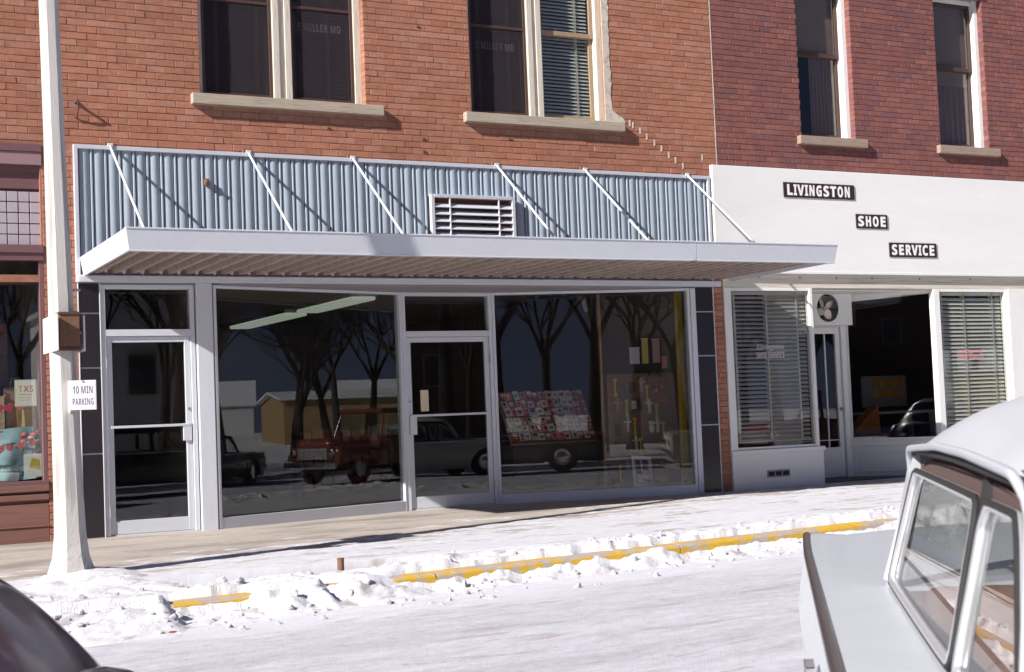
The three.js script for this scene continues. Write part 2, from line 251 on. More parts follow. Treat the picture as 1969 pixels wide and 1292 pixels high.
function layBricks(regions, holes, pick, head) {
  const out = [];
  for (const [X0, X1, Y0, Y1] of regions) for (let r = Math.floor(Y0 / CRS); r * CRS < Y1; r++) {
    const y0 = r * CRS, y1 = y0 + CRS - JNT; if (y0 < Y0 - 0.001 || y1 > Y1 + 0.001) continue;
    for (let k = Math.floor(X0 / BLEN) - 1; k * BLEN < X1; k++) {
      let segs = [[Math.max(X0, (k + (r & 1) * 0.5) * BLEN + rr(-0.003, 0.003)), Math.min(X1, (k + 1 + (r & 1) * 0.5) * BLEN - head), false]];
      for (const [hx0, hx1, hy0, hy1] of holes) if (y1 > hy0 && y0 < hy1) segs = segs.flatMap(([a, b, e]) => (b <= hx0 || a >= hx1 ? [[a, b, e]] : [[a, Math.min(b, hx0), true], [Math.max(a, hx1), b, true]].filter(([p, q]) => q - p > 0.02)));
      for (const [a, b, e] of segs) if (b - a > 0.025) out.push({ x0: a, x1: b, y0: y0 + rr(-0.0012, 0.0012), y1: y1 + rr(-0.0012, 0.0012), depth: e || holes.some((h) => Math.abs(a - h[1]) < 0.03 && y1 > h[2] && y0 < h[3]) ? 0.16 : 0.02, dz: rr(-0.0025, 0.0025), c: pick((a + b) / 2, y0), s: rr(0, 5) });
    }
  }
  return out;
}
function addBricks(bricks, parent) {
  const v = new THREE.Vector3(), fr = [], rest = [];
  for (const b of bricks) { v.set((b.x0 + b.x1) / 2, (b.y0 + b.y1) / 2, 0); const area = (b.x1 - b.x0) / v.distanceToSquared(EYE); v.project(camera); b.key = Math.abs(v.x) < 1 && Math.abs(v.y) < 1 && !(v.x < -0.86 && v.x > -0.97) ? area : -1; }
  bricks.sort((a, b) => b.key - a.key);
  bricks.forEach((b, i) => (i < 300 && b.key > 0 ? fr : rest).push(b));
  for (const b of fr) mesh('brick', brickGeo([b]), M.brick, parent);
  kind(mesh('brickwork', brickGeo(rest), M.brick, parent), 'stuff');
}
const palA = [[0.455, 0.198, 0.122], [0.46, 0.205, 0.13], [0.44, 0.185, 0.112], [0.445, 0.19, 0.11], [0.42, 0.172, 0.108], [0.475, 0.225, 0.148]];
const palB = [[0.27, 0.102, 0.09], [0.25, 0.098, 0.09], [0.285, 0.106, 0.088], [0.26, 0.098, 0.082], [0.225, 0.096, 0.098], [0.30, 0.118, 0.096]];
const limeAt = (x, y) => 0.55 * sst(4.50, 4.66, y) * sst(4.73, 4.70, y) * Math.max(sst(1.1, 1.3, x) * sst(3.7, 3.4, x), sst(4.5, 4.7, x) * sst(7.1, 6.8, x)) * (0.4 + 0.9 * Math.abs(nz(x * 3, y * 9, 4))); // lime runs under the sills
const pickFrom = (pal, odd) => (x, y) => { const p = pal[Math.floor(Math.pow(rnd(), 1.2) * pal.length)], m = 1 + 0.24 * fbm(x * 0.8, y * 1.3, 3, 3) + rr(-odd, odd); const k = pal === palA ? limeAt(x, y) : 0; return p.map((c, i) => mix(c * m, [0.50, 0.36, 0.29][i], k)); };
function slab(x0, x1, y0, y1, holes, z0, z1) {
  const s = new THREE.Shape([[x0, y0], [x1, y0], [x1, y1], [x0, y1]].map((p) => new THREE.Vector2(...p)));
  for (const [a, b, c, d] of holes) s.holes.push(new THREE.Path([[a, c], [a, d], [b, d], [b, c]].map((p) => new THREE.Vector2(...p))));
  return new THREE.ExtrudeGeometry(s, { depth: z1 - z0, bevelEnabled: false }).translate(0, 0, z0);
}
const bA = thing('brick_building', 'orange brick building with a blue ribbed metal band over the glass shopfront', 'building');
const bB = thing('brick_building', 'dark red brick building with a broad white fascia over the shoe repair shop', 'building');
const W1 = [1.338, 3.33, 4.848, 7.2], W2 = [4.725, 6.706, 4.848, 7.2], Q1 = [9.868, 10.84, 4.845, 7.13], Q2 = [12.47, 13.451, 4.845, 7.13], WIDE = (h, e) => [h[0] - e, h[1] + e, h[2] - e, h[3] + e];
{
  mesh('wall', slab(-6, 8.385, 2.725, 8.6, [W1, W2].map((h) => WIDE(h, 0.004)).concat([[-5.5, -0.42, 2.8, 4.13], [4.13, 5.195, 3.0, 3.775]]), -0.32, -0.006), M.mortar, bA);
  addBricks(layBricks([[-6, 8.38, 4.19, 8.6], [-0.40, -0.065, 0, 4.19], [8.215, 8.38, 0, 4.19]], [W1, W2, [8.215, 8.3, 4.1, 4.3]], pickFrom(palA, 0.05), 0.0045), bA);
  mesh('pier', span(-0.40, -0.068, -0.2, 2.725, -0.3, -0.01), M.mortar, bA); mesh('pier', span(8.218, 8.378, -0.2, 2.725, -0.3, -0.01), M.mortar, bA);
  mesh('parapet', rspan(-6, 8.38, 8.6, 8.75, -0.34, 0.06), M.stone, bA);
  mesh('wall', slab(8.395, 15.6, 2.74, 8.4, [Q1, Q2].map((h) => WIDE(h, 0.004)), -0.32, -0.006), M.mortarB, bB);
  addBricks(layBricks([[8.40, 15.6, 4.30, 8.4]], [Q1, Q2], pickFrom(palB, 0.06), 0.007), bB);
  mesh('parapet', rspan(8.40, 15.6, 8.4, 8.55, -0.34, 0.06), M.stone, bB);
  const seam = []; for (let y = 4.36; y < 8.3; y += 0.16) seam.push(box(0.012 + 0.006 * nz(y * 5), 0.165, 0.012, 8.389 + 0.004 * nz(y * 3, 1), y + 0.08, -0.003 + 0.003 * nz(y * 9)));
  lab(mesh('mortar_seam', seam, M.patch, bA), 'pale mortar seam where the two brick walls meet');
  // pale repointed joints stepping down from the right hand window
  for (const [x, y] of [[7.03, 4.858], [7.077, 4.833], [7.186, 4.764], [7.283, 4.694], [7.397, 4.617], [7.508, 4.547], [7.619, 4.469], [7.723, 4.405], [7.836, 4.333], [8.154, 4.46]]) mesh('repointed_joint', rspan(x - 0.013, x + 0.013, y - 0.042, y + 0.042, -0.012, 0.0042, 0.003), M.patch, bA);
  const jag = []; for (let y = 4.86; y < 7.1; y += 0.05) { const e = 0.05 + 0.05 * Math.abs(nz(y * 7, 2)) + 0.22 * Math.exp(-Math.pow((y - 4.86) / 0.10, 2)); jag.push([6.70 + e, y]); }
  lab(mesh('plaster_patch', extr([[6.66, 4.85], ...jag, [6.66, 7.1]], 0.012).translate(0, 0, -0.0065), M.patch, bA), 'rough white plaster smeared along the window jamb');
  // iron odds and ends in the wall
  const bk = mesh('wall_bracket', [rod([-0.03, 4.66, -0.01], [-0.03, 4.66, 0.12], 0.014), rod([-0.03, 4.50, -0.01], [-0.03, 4.50, 0.03], 0.012), tube([[-0.03, 4.66, 0.11], [-0.02, 4.58, 0.08], [-0.03, 4.5, 0.02]], 0.009, 10), new THREE.SphereGeometry(0.024, 8, 6).translate(-0.03, 4.67, 0.01)], M.iron, scene);
  tag(bk, 'small rusty iron bracket on the orange brick beside the pole', 'bracket');
  for (const [x, y] of [[2.851, 4.549], [4.068, 4.486], [4.069, 4.334], [4.048, 5.858], [5.243, 4.549]]) mesh('anchor', rspan(x - 0.02, x + 0.02, y - 0.012, y + 0.012, -0.01, 0.012, 0.003), M.iron, bA);
}

// ---------------------------------------------------------------- upper windows, blinds
function blind(name, label, x0, x1, y0, y1, z, pitch, tilt, m, tapes, group, lit = 0.05, wide = 1) {
  const t = thing(name, label, 'blind', [(x0 + x1) / 2, y0, z], group), w = x1 - x0, n = Math.floor((y1 - y0 - 0.06) / pitch);
  mesh('head_rail', rspan(-w / 2, w / 2, y1 - y0 - 0.045, y1 - y0, -0.02, 0.02), m, t);
  mesh('bottom_rail', rspan(-w / 2, w / 2, 0, 0.02, -0.022, 0.022), m, t);
  const s = new THREE.BufferGeometry().copy(extr([[-0.025, 0], [0, 0.004], [0.025, 0], [0.025, 0.0012], [0, 0.0052], [-0.025, 0.0012]], w)).translate(0, 0, -w / 2).rotateY(Math.PI / 2);
  for (let i = 0; i < n; i++) { const q = mesh('slat', s, m, t); q.position.set(0, 0.035 + i * pitch, 0); q.rotation.set(tilt + rr(-lit, lit), 0, rr(-0.002, 0.002)); q.scale.z = wide; }
  for (const tx of tapes) { mesh('tape', [box(0.028, y1 - y0 - 0.03, 0.0016, tx - (x0 + x1) / 2, (y1 - y0) / 2, 0.0265), box(0.028, y1 - y0 - 0.03, 0.0016, tx - (x0 + x1) / 2, (y1 - y0) / 2, -0.0265)], M.blind, t); }
  return t;
}
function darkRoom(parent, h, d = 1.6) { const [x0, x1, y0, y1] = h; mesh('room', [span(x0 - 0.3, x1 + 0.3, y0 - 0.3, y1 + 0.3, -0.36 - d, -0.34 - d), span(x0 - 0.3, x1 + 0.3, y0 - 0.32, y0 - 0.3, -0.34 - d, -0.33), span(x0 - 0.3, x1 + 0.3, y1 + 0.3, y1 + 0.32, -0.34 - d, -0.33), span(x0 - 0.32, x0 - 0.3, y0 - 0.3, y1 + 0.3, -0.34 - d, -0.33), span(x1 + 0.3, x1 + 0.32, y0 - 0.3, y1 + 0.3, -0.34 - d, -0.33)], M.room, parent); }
function sashSet(w, x0, x1, y0, yr, y1, z, ms, mr, screen) { // lower and upper sash of one light
  const s = 0.05, fr = (a, b, c, d, zz, m) => { const q = mesh('sash', [rspan(a, a + s, c, d, zz - 0.035, zz), rspan(b - s, b, c, d, zz - 0.035, zz), rspan(a + s, b - s, c, c + 0.06, zz - 0.034, zz - 0.001), rspan(a + s, b - s, d - 0.045, d, zz - 0.034, zz - 0.001)], m, w); mesh('pane', span(a + s, b - s, c + 0.06, d - 0.045, zz - 0.02, zz - 0.0195), M.glass, w); return q; };
  fr(x0, x1, y0, yr + 0.02, z - 0.04, ms); fr(x0, x1, yr - 0.02, y1, z, mr);
  if (screen) { mesh('screen', span(x0 + 0.03, x1 - 0.03, y0 + 0.03, y1, z + 0.0225, z + 0.0235), M.screen, w); mesh('screen_frame', [rspan(x0, x0 + 0.035, y0, y1, z + 0.01, z + 0.035), rspan(x1 - 0.035, x1, y0, y1, z + 0.01, z + 0.035), rspan(x0 + 0.035, x1 - 0.035, y0, y0 + 0.035, z + 0.011, z + 0.034), rspan(x0 + 0.035, x1 - 0.035, yr - 0.018, yr + 0.018, z + 0.011, z + 0.034)], M.sash, w); }
}
{
  const tall = (h, m0, m1, screens, lbl) => {
    const [x0, x1, y0, y1] = h, z = -0.125;
    const w = lab(mesh('window', [rspan(x0, x0 + 0.06, y0, y1, -0.24, z + 0.02), rspan(x1 - 0.085, x1, y0, y1, -0.24, z + 0.03), rspan(x0 + 0.06, x1 - 0.085, y1 - 0.07, y1, -0.24, z + 0.02), rspan(m0, m0 + 0.075, y0, y1 - 0.07, -0.24, z + 0.045), rspan(m1 - 0.075, m1, y0, y1 - 0.07, -0.24, z + 0.045), rspan(m0 + 0.075, m1 - 0.075, y0, y1 - 0.07, -0.24, z + 0.02), rspan(x0 + 0.06, x1 - 0.085, y0, y0 + 0.035, -0.24, z + 0.012)], M.oldWhite, bA), lbl);
    sashSet(w, x0 + 0.065, m0 - 0.005, y0 + 0.036, 5.99, y1 - 0.075, z - 0.03, M.sash, M.sash, screens[0]);
    sashSet(w, m1 + 0.005, x1 - 0.09, y0 + 0.036, 5.99, y1 - 0.075, z - 0.03, screens[1] ? M.sash : M.sashLight, screens[1] ? M.sash : M.sashLight, screens[1]);
    mesh('sill', rspan(x0 - 0.112, x1 + 0.2, y0 - 0.124, y0 - 0.002, -0.2, 0.085, 0.008), M.stone, w);
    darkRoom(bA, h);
  };
  tall(W1, 2.235, 2.455, [true, true], 'pair of dark screened sash windows over the blue metal band, nearest the pole');
  tall(W2, 5.60, 5.80, [true, false], 'pair of sash windows, one screened and one showing its blind');
  blind('venetian_blind', 'dark blind behind the screened sash nearest the pole', 1.44, 2.20, 4.92, 6.9, -0.29, 0.047, 0.55, M.blindDark, [1.62, 2.1]);
  blind('venetian_blind', 'dark blind behind the gilt lettered sash over the blue band', 2.50, 3.20, 4.92, 6.9, -0.29, 0.047, 0.5, M.blindDark, [2.56, 2.98]);
  blind('venetian_blind', 'dark blind behind the screened sash left of the pale open blind', 4.83, 5.56, 4.92, 6.9, -0.29, 0.047, 0.5, M.blindDark, [5.0, 5.42]);
  blind('venetian_blind', 'pale blind with open slats in the unscreened upstairs sash', 5.84, 6.58, 4.93, 6.9, -0.262, 0.047, 0.82, std(0.82, 0.80, 0.77, 0.6), [5.88, 6.40]);
  const nm = (sz) => canvasTex(1024, 256, (g, w, h) => { g.fillStyle = '#000'; g.fillRect(0, 0, w, h); g.fillStyle = '#fff'; g.font = 'bold ' + sz + 'px sans-serif'; g.textBaseline = 'middle'; g.save(); g.scale(1.0, 1.35); g.fillText('E MILLER MD', 20, h / 2 / 1.35, w - 40); g.restore(); });
  const gold = new THREE.MeshStandardMaterial({ color: col(0.85, 0.78, 0.88), roughness: 0.6, alphaMap: nm(150), transparent: true }); gold.alphaMap.colorSpace = THREE.NoColorSpace;
  for (const [x, y, w] of [[2.86, 5.78, 0.60], [5.20, 5.76, 0.60]]) lab(mesh('lettering', new THREE.PlaneGeometry(w, 0.16).translate(x, y, -0.186), gold, bA), 'faded painted lettering on the upstairs window glass');
  const single = (h, lbl, drape) => {
    const [x0, x1, y0, y1] = h, z = -0.14;
    const w = lab(mesh('window', [rspan(x0, x0 + 0.05, y0, y1, -0.24, z), rspan(x1 - 0.075, x1, y0, y1, -0.24, z + 0.05), rspan(x0 + 0.05, x1 - 0.075, y1 - 0.06, y1, -0.24, z), rspan(x0 + 0.05, x1 - 0.075, y0, y0 + 0.03, -0.24, z + 0.01)], M.white, bB), lbl);
    sashSet(w, x0 + 0.055, x1 - 0.08, y0 + 0.031, 6.06, y1 - 0.065, z - 0.03, M.sash, M.sash, false);
    mesh('sill', rspan(x0 - 0.085, x1 + 0.165, y0 - 0.122, y0 - 0.002, -0.2, 0.075, 0.008), M.stoneB, w);
    mesh('shade', span(x0 + 0.08, x1 - 0.1, drape, y1 - 0.05, -0.252, -0.25), std(0.28, 0.19, 0.165, 0.9, { map: paintT }), w);
    const cv = []; const c0 = x0 + (drape > 6 ? 0.42 : 0.1), c1 = x1 - 0.1; for (let i = 0; i <= 40; i++) cv.push([mix(c0, c1, i / 40), 0.014 * Math.sin(i * 1.1)]);
    mesh('curtain', extr([...cv, ...cv.slice().reverse().map(([a, b]) => [a, b - 0.003])].map(([a, b]) => [a, b - 0.3]), drape - y0 + 0.05).rotateX(-Math.PI / 2).translate(0, y0 + 0.04, -0.585), std(0.24, 0.15, 0.15, 0.9), w);
    mesh('lintel', rspan(x0 - 0.1, x1 + 0.1, y1 + 0.002, y1 + 0.2, -0.3, 0.012), M.stoneB, w);
    darkRoom(bB, h);
  };
  single(Q1, 'narrow white framed sash window over the first signboard', 6.08);
  single(Q2, 'narrow white framed sash window over the white fascia, farthest from the pole', 5.82);
}

// ---------------------------------------------------------------- blue ribbed band, louvre
const RIB = 0.1515;
{
  const band = lab(mesh('ribbed_band', slab(-0.05, 8.21, 2.80, 4.16, [[4.13, 5.195, 3.0, 3.775]], -0.005, 0.006), M.groove, bA), 'band of pale blue vertical metal ribs above the canopy');
  const arc = []; for (let i = 0; i <= 8; i++) { const a = i / 8; arc.push([0.004 + 0.106 * a, 0.014 + 0.015 * Math.sin(Math.PI * a)]); }
  const strip = extr([[0.004, 0.007], ...arc, [0.110, 0.007]].reverse(), 1.22).rotateX(-Math.PI / 2), rib = extr([[0.121, 0.007], [0.143, 0.007], [0.143, 0.024], [0.139, 0.028], [0.125, 0.028], [0.121, 0.024]], 1.22).rotateX(-Math.PI / 2);
  // extruded shapes lie with their depth along +y after the turn and their profile's second axis towards -z: mirror to face the street
  for (const g of [strip, rib]) { g.scale(1, 1, -1); const p = g.attributes.position, id = []; for (let i = 0; i < p.count; i += 3) id.push(i, i + 2, i + 1); g.setIndex(id); }
  const S = strip.toNonIndexed(), R = rib.toNonIndexed(); S.computeVertexNormals(); R.computeVertexNormals();
  const tones = [1, 0.96, 1.04].map((k) => std(0.355 * k, 0.43 * k, 0.50 * k, 0.5, { map: panelT })), both = mergeGeometries([S, R]);
  for (let i = 0; i < 54; i++) { const o = mesh('panel', both, tones[Math.floor(rnd() * 3)], band); const ox = -0.03 + i * RIB + 0.012, cut = ox + 0.145 > 4.13 && ox < 5.195; o.position.set(ox, cut ? 3.79 : 2.94, 0.002 * rnd()); if (cut) o.scale.y = 0.37 / 1.22; }
  mesh('trim', [rspan(-0.075, 8.24, 4.16, 4.205, -0.008, 0.05), rspan(-0.075, -0.032, 2.72, 4.16, -0.008, 0.05), rspan(8.185, 8.225, 2.80, 4.16, -0.008, 0.048)], M.alu, bA);
  const lv = lab(mesh('louvre', [rspan(4.09, 4.135, 3.0, 3.81, 0.0365, 0.10), rspan(5.19, 5.232, 3.0, 3.81, 0.0365, 0.10), rspan(4.135, 5.19, 3.77, 3.812, 0.0365, 0.102), rspan(4.335, 4.352, 3.0, 3.77, 0.07, 0.098), rspan(5.0, 5.017, 3.0, 3.77, 0.07, 0.098)], M.alu, bA), 'pale louvred ventilation grille in the blue metal band');
  mesh('duct', [span(4.115, 4.128, 2.98, 3.79, -0.75, 0.036), span(5.197, 5.21, 2.98, 3.79, -0.75, 0.036), span(4.128, 5.197, 3.777, 3.79, -0.75, 0.036), span(4.128, 5.197, 2.98, 2.993, -0.75, 0.036), span(4.128, 5.197, 2.993, 3.777, -0.76, -0.75)], std(0.30, 0.29, 0.29, 0.6, { metalness: 0.3 }), lv);
  for (let i = 0; i < 8; i++) mesh('slat', hexa([[4.137, 3.035 + i * 0.088, 0.097], [5.188, 3.035 + i * 0.088, 0.097], [5.188, 3.085 + i * 0.088, 0.045], [4.137, 3.085 + i * 0.088, 0.045], [4.137, 3.043 + i * 0.088, 0.097], [5.188, 3.043 + i * 0.088, 0.097], [5.188, 3.093 + i * 0.088, 0.045], [4.137, 3.093 + i * 0.088, 0.045]]), M.alu, lv);
  const st = mesh('light_socket', [rspan(1.34, 1.385, 3.81, 3.885, 0.03, 0.085), rod([1.3625, 3.85, 0.08], [1.3625, 3.84, 0.115], 0.02)], M.rust, scene); tag(st, 'small rusty light socket on the blue ribbed band', 'socket');
}
// ---------------------------------------------------------------- canopy
{
  const cn = thing('canopy', 'flat pale metal canopy hung on six rods over the shopfront', 'canopy', [4.27, 2.72, 0]);
  const o = (g) => { for (const q of Array.isArray(g) ? g : [g]) q.translate(-4.27, -2.72, 0); return g; };
  const x0 = 0.0, x1 = 8.53, zf = 2.1, fl = 0.035;
  // front fascia in two lengths, canted outwards at the top
  const front = (a, b, ea, eb) => hexa([[a, 2.82, zf], [b, 2.82, zf], [b, 2.82, zf - 0.03], [a, 2.82, zf - 0.03], [a - ea, 3.03, zf + fl], [b + eb, 3.03, zf + fl], [b + eb, 3.03, zf + fl - 0.03], [a - ea, 3.03, zf + fl - 0.03]]);
  const lips = (a, b) => [rspan(a, b, 3.022, 3.036, zf - 0.06, zf + fl + 0.006, 0.003), rspan(a + 0.02, b - 0.02, 2.812, 2.824, zf - 0.07, zf + 0.004, 0.003)];
  mesh('fascia', o([front(x0, 6.48, fl, 0), ...lips(x0 - fl, 6.478)]), M.canopy, cn);
  mesh('fascia', o([front(6.486, x1, 0, fl), ...lips(6.488, x1 + fl)]), M.canopy, cn);
  const side = (x, s) => hexa([[x, 2.79, 0.02], [x, 2.82, zf - 0.03], [x - s * 0.03, 2.82, zf - 0.03], [x - s * 0.03, 2.79, 0.02], [x + s * fl, 2.985, 0.02], [x + s * fl, 3.03, zf + fl - 0.03], [x + s * (fl - 0.03), 3.03, zf + fl - 0.03], [x + s * (fl - 0.03), 2.985, 0.02]]);
  for (const [x, s] of [[x0, -1], [x1, 1]]) mesh('end_fascia', o([side(x, s)]), M.canopy, cn);
  // deck of folded pans running out from the wall
  const P = 0.2, prof = [[0, 0.10], [0.03, 0.10], [0.062, 0.004], [0.118, 0.004], [0.15, 0.10], [P, 0.10]];
  const pan = extr([...prof, ...prof.slice().reverse().map(([a, b]) => [a, b + 0.003])], zf - 0.05);
  const pans = [1, 0.93, 1.06].map((k) => std(0.43 * k, 0.35 * k, 0.325 * k, 0.55, { map: stoneT }));
  for (let i = 0; i < 42; i++) { const q = mesh('deck_pan', pan, pans[Math.floor(rnd() * 3)], cn); q.position.set(0.045 + i * P - 4.27, 2.815 - 2.72, 0.03); q.rotation.x = -0.006; }
  lab(mesh('wall_header', o([rspan(-0.06, 8.31, 2.722, 2.792, 0.001, 0.075), rspan(-0.03, 8.29, 2.792, 2.80, 0.001, 0.055)]), M.alu, cn), 'pale rail along the wall under the canopy');
  for (const x of [0.312, 1.858, 3.12, 5.02, 6.285, 7.86]) {
    const r = mesh('hanger_rod', o([rod([x, 4.205, 0.045], [x, 3.05, 1.52], 0.015, 8), rspan(x - 0.03, x + 0.03, 4.19, 4.23, 0.03, 0.065), rspan(x - 0.022, x + 0.022, 2.9, 3.06, 1.49, 1.55)]), M.canopy, cn);
    mesh('anchor_plate', o(rspan(x - 0.06, x + 0.02, 4.207, 4.24, 0.004, 0.05)), M.rust, r);
  }
}
// ---------------------------------------------------------------- main shopfront
function bar(list, m, name, parent) { return mesh(name, list, m, parent); }
{
  for (const [xa, xb, lbl] of [[-0.05, 0.165, 'column of glossy black tiles beside the pole'], [7.925, 8.208, 'column of glossy black tiles beside the shoe repair shop']]) {
    const c = lab(mesh('tile_pier', [span(xa, xb, -0.05, 2.72, -0.2, -0.004), rspan(xa - 0.012, xa, -0.02, 2.72, -0.02, 0.016), rspan(xb, xb + 0.012, -0.02, 2.72, -0.02, 0.016)], M.alu, bA), lbl);
    const ys = [0, 0.89, 1.805, 2.39, 2.72]; for (let i = 0; i < 4; i++) mesh('tile', rspan(xa + 0.003, xb - 0.003, ys[i] + 0.008, ys[i + 1] - 0.008, -0.003, 0.010, 0.003), M.tile, c);
  }
  const frameOf = (x0, x1, y0, y1, t, b, z0, z1) => [rspan(x0, x0 + t, y0, y1, z0, z1), rspan(x1 - t, x1, y0, y1, z0, z1), rspan(x0 + t, x1 - t, y1 - t, y1, z0, z1 - 0.002), rspan(x0 + t, x1 - t, y0, y0 + b, z0, z1 - 0.002)];
  const shopDoor = (xa, xb, z, w, lbl, handleLeft) => {
    const fr = lab(mesh('door_frame', [rspan(xa, xa + 0.05, 0, 2.70, z - 0.06, z + 0.05), rspan(xb - 0.05, xb, 0, 2.70, z - 0.06, z + 0.05), rspan(xa + 0.05, xb - 0.05, 2.655, 2.70, z - 0.06, z + 0.048), rspan(xa + 0.05, xb - 0.05, 2.142, 2.215, z - 0.06, z + 0.048), rspan(xa + 0.05, xb - 0.05, -0.005, 0.012, z - 0.06, z + 0.03)], M.alu, bA), lbl);
    mesh('transom_pane', span(xa + 0.05, xb - 0.05, 2.215, 2.655, z - 0.004, z + 0.002), M.glass, fr);
    const d0 = xa + 0.054, d1 = xb - 0.054, d = mesh('door', frameOf(d0, d1, 0.016, 2.138, 0.062, 0.145, z - 0.02, z + 0.024), M.alu, bA);
    mesh('pane', span(d0 + 0.062, d1 - 0.062, 0.161, 2.076, z - 0.002, z + 0.004), M.glass, d);
    const hx = handleLeft ? d0 + 0.03 : d1 - 0.03, s = handleLeft ? 1 : -1;
    mesh('push_bar', rspan(d0 + 0.03, d1 - 0.03, 1.15, 1.178, z + 0.03, z + 0.055), M.alu, d);
    mesh('handle', handleLeft ? [rspan(hx - 0.02, hx + 0.075, 0.93, 1.16, z + 0.0245, z + 0.05)] : [rspan(hx - 0.075, hx + 0.02, 0.99, 1.18, z + 0.0245, z + 0.05)], M.alu, d);
    mesh('lock', new THREE.CylinderGeometry(0.016, 0.016, 0.012, 12).rotateX(Math.PI / 2).translate(hx, 1.34, z + 0.03), M.steel, d);
    mesh('hinge', [rspan(handleLeft ? d1 - 0.004 : d0 - 0.006, handleLeft ? d1 + 0.006 : d0 + 0.004, 1.80, 1.92, z + 0.026, z + 0.056), rspan(handleLeft ? d1 - 0.004 : d0 - 0.006, handleLeft ? d1 + 0.006 : d0 + 0.004, 0.2, 0.32, z + 0.026, z + 0.056)], M.steel, d);
    return d;
  };
  lab(shopDoor(0.178, 1.20, -0.05, 0.9, 'pale metal door frame with a glazed transom beside the black tiles', false), 'glazed pale metal side door beside the black tiles');
  const cd = lab(shopDoor(4.0, 5.26, -0.75, 1.07, 'pale metal door frame recessed between the angled display windows', true), 'glazed pale metal entrance door in the recess');
  mesh('notice', rspan(4.235, 4.345, 1.215, 1.48, -0.744, -0.741), std(0.66, 0.58, 0.44, 0.9), cd);
  mesh('post', rspan(1.212, 1.392, -0.02, 2.72, -0.16, 0.045, 0.008), M.alu, bA);
  const angled = (a, b, lbl) => {
    const L = Math.hypot(b[0] - a[0], b[1] - a[1]), f = lab(mesh('display_window', [rspan(0, 0.035, 0, 2.70, -0.05, 0.05), rspan(L - 0.035, L, 0, 2.70, -0.05, 0.05), rspan(0.035, L - 0.035, 2.668, 2.70, -0.05, 0.048), rspan(0.035, L - 0.035, -0.02, 0.125, -0.05, 0.048)], M.alu, bA), lbl);
    f.position.set(a[0], 0, a[1]); f.rotation.y = Math.atan2(-(b[1] - a[1]), b[0] - a[0]);
    mesh('pane', span(0.035, L - 0.035, 0.125, 2.668, -0.003, 0.003), M.glass, f); return f;
  };
  angled([1.395, -0.01], [3.985, -0.745], 'tall display window slanting in towards the entrance door, pole side');
  angled([5.275, -0.745], [7.83, -0.01], 'tall display window slanting in towards the entrance door, shoe shop side');
  mesh('jamb', rspan(7.835, 7.91, -0.02, 2.70, -0.12, 0.03), M.alu, bA);
  mesh('soffit', flatPoly([[0.0, -0.001], [8.2, -0.001], [8.2, -0.3], [7.83, -0.09], [5.275, -0.84], [3.985, -0.84], [1.395, -0.09], [0, -0.3]], 2.703, 0.015), std(0.28, 0.25, 0.27, 0.7, { map: paintT }), bA);
  mesh('bulkhead', [flatPoly([[0.0, -0.02], [8.2, -0.02], [8.2, -0.6], [5.3, -0.9], [3.9, -0.9], [0, -0.3]], 2.72, 0.25)], M.ceiling, bA);
  // room behind the glass
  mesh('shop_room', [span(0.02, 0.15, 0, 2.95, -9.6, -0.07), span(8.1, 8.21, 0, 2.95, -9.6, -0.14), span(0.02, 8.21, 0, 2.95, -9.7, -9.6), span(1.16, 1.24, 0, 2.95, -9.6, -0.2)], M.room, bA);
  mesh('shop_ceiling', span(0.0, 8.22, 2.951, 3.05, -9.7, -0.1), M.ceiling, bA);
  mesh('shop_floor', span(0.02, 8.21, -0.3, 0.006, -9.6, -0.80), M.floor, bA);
  mesh('display_platform', [flatPoly([[1.36, -0.07], [3.96, -0.82], [3.96, -1.25], [1.36, -1.25]], 0.004, 0.1), flatPoly([[5.3, -0.82], [7.86, -0.08], [8.1, -0.08], [8.1, -1.5], [5.3, -1.5]], 0.004, 0.1)], M.floor, bA);
}
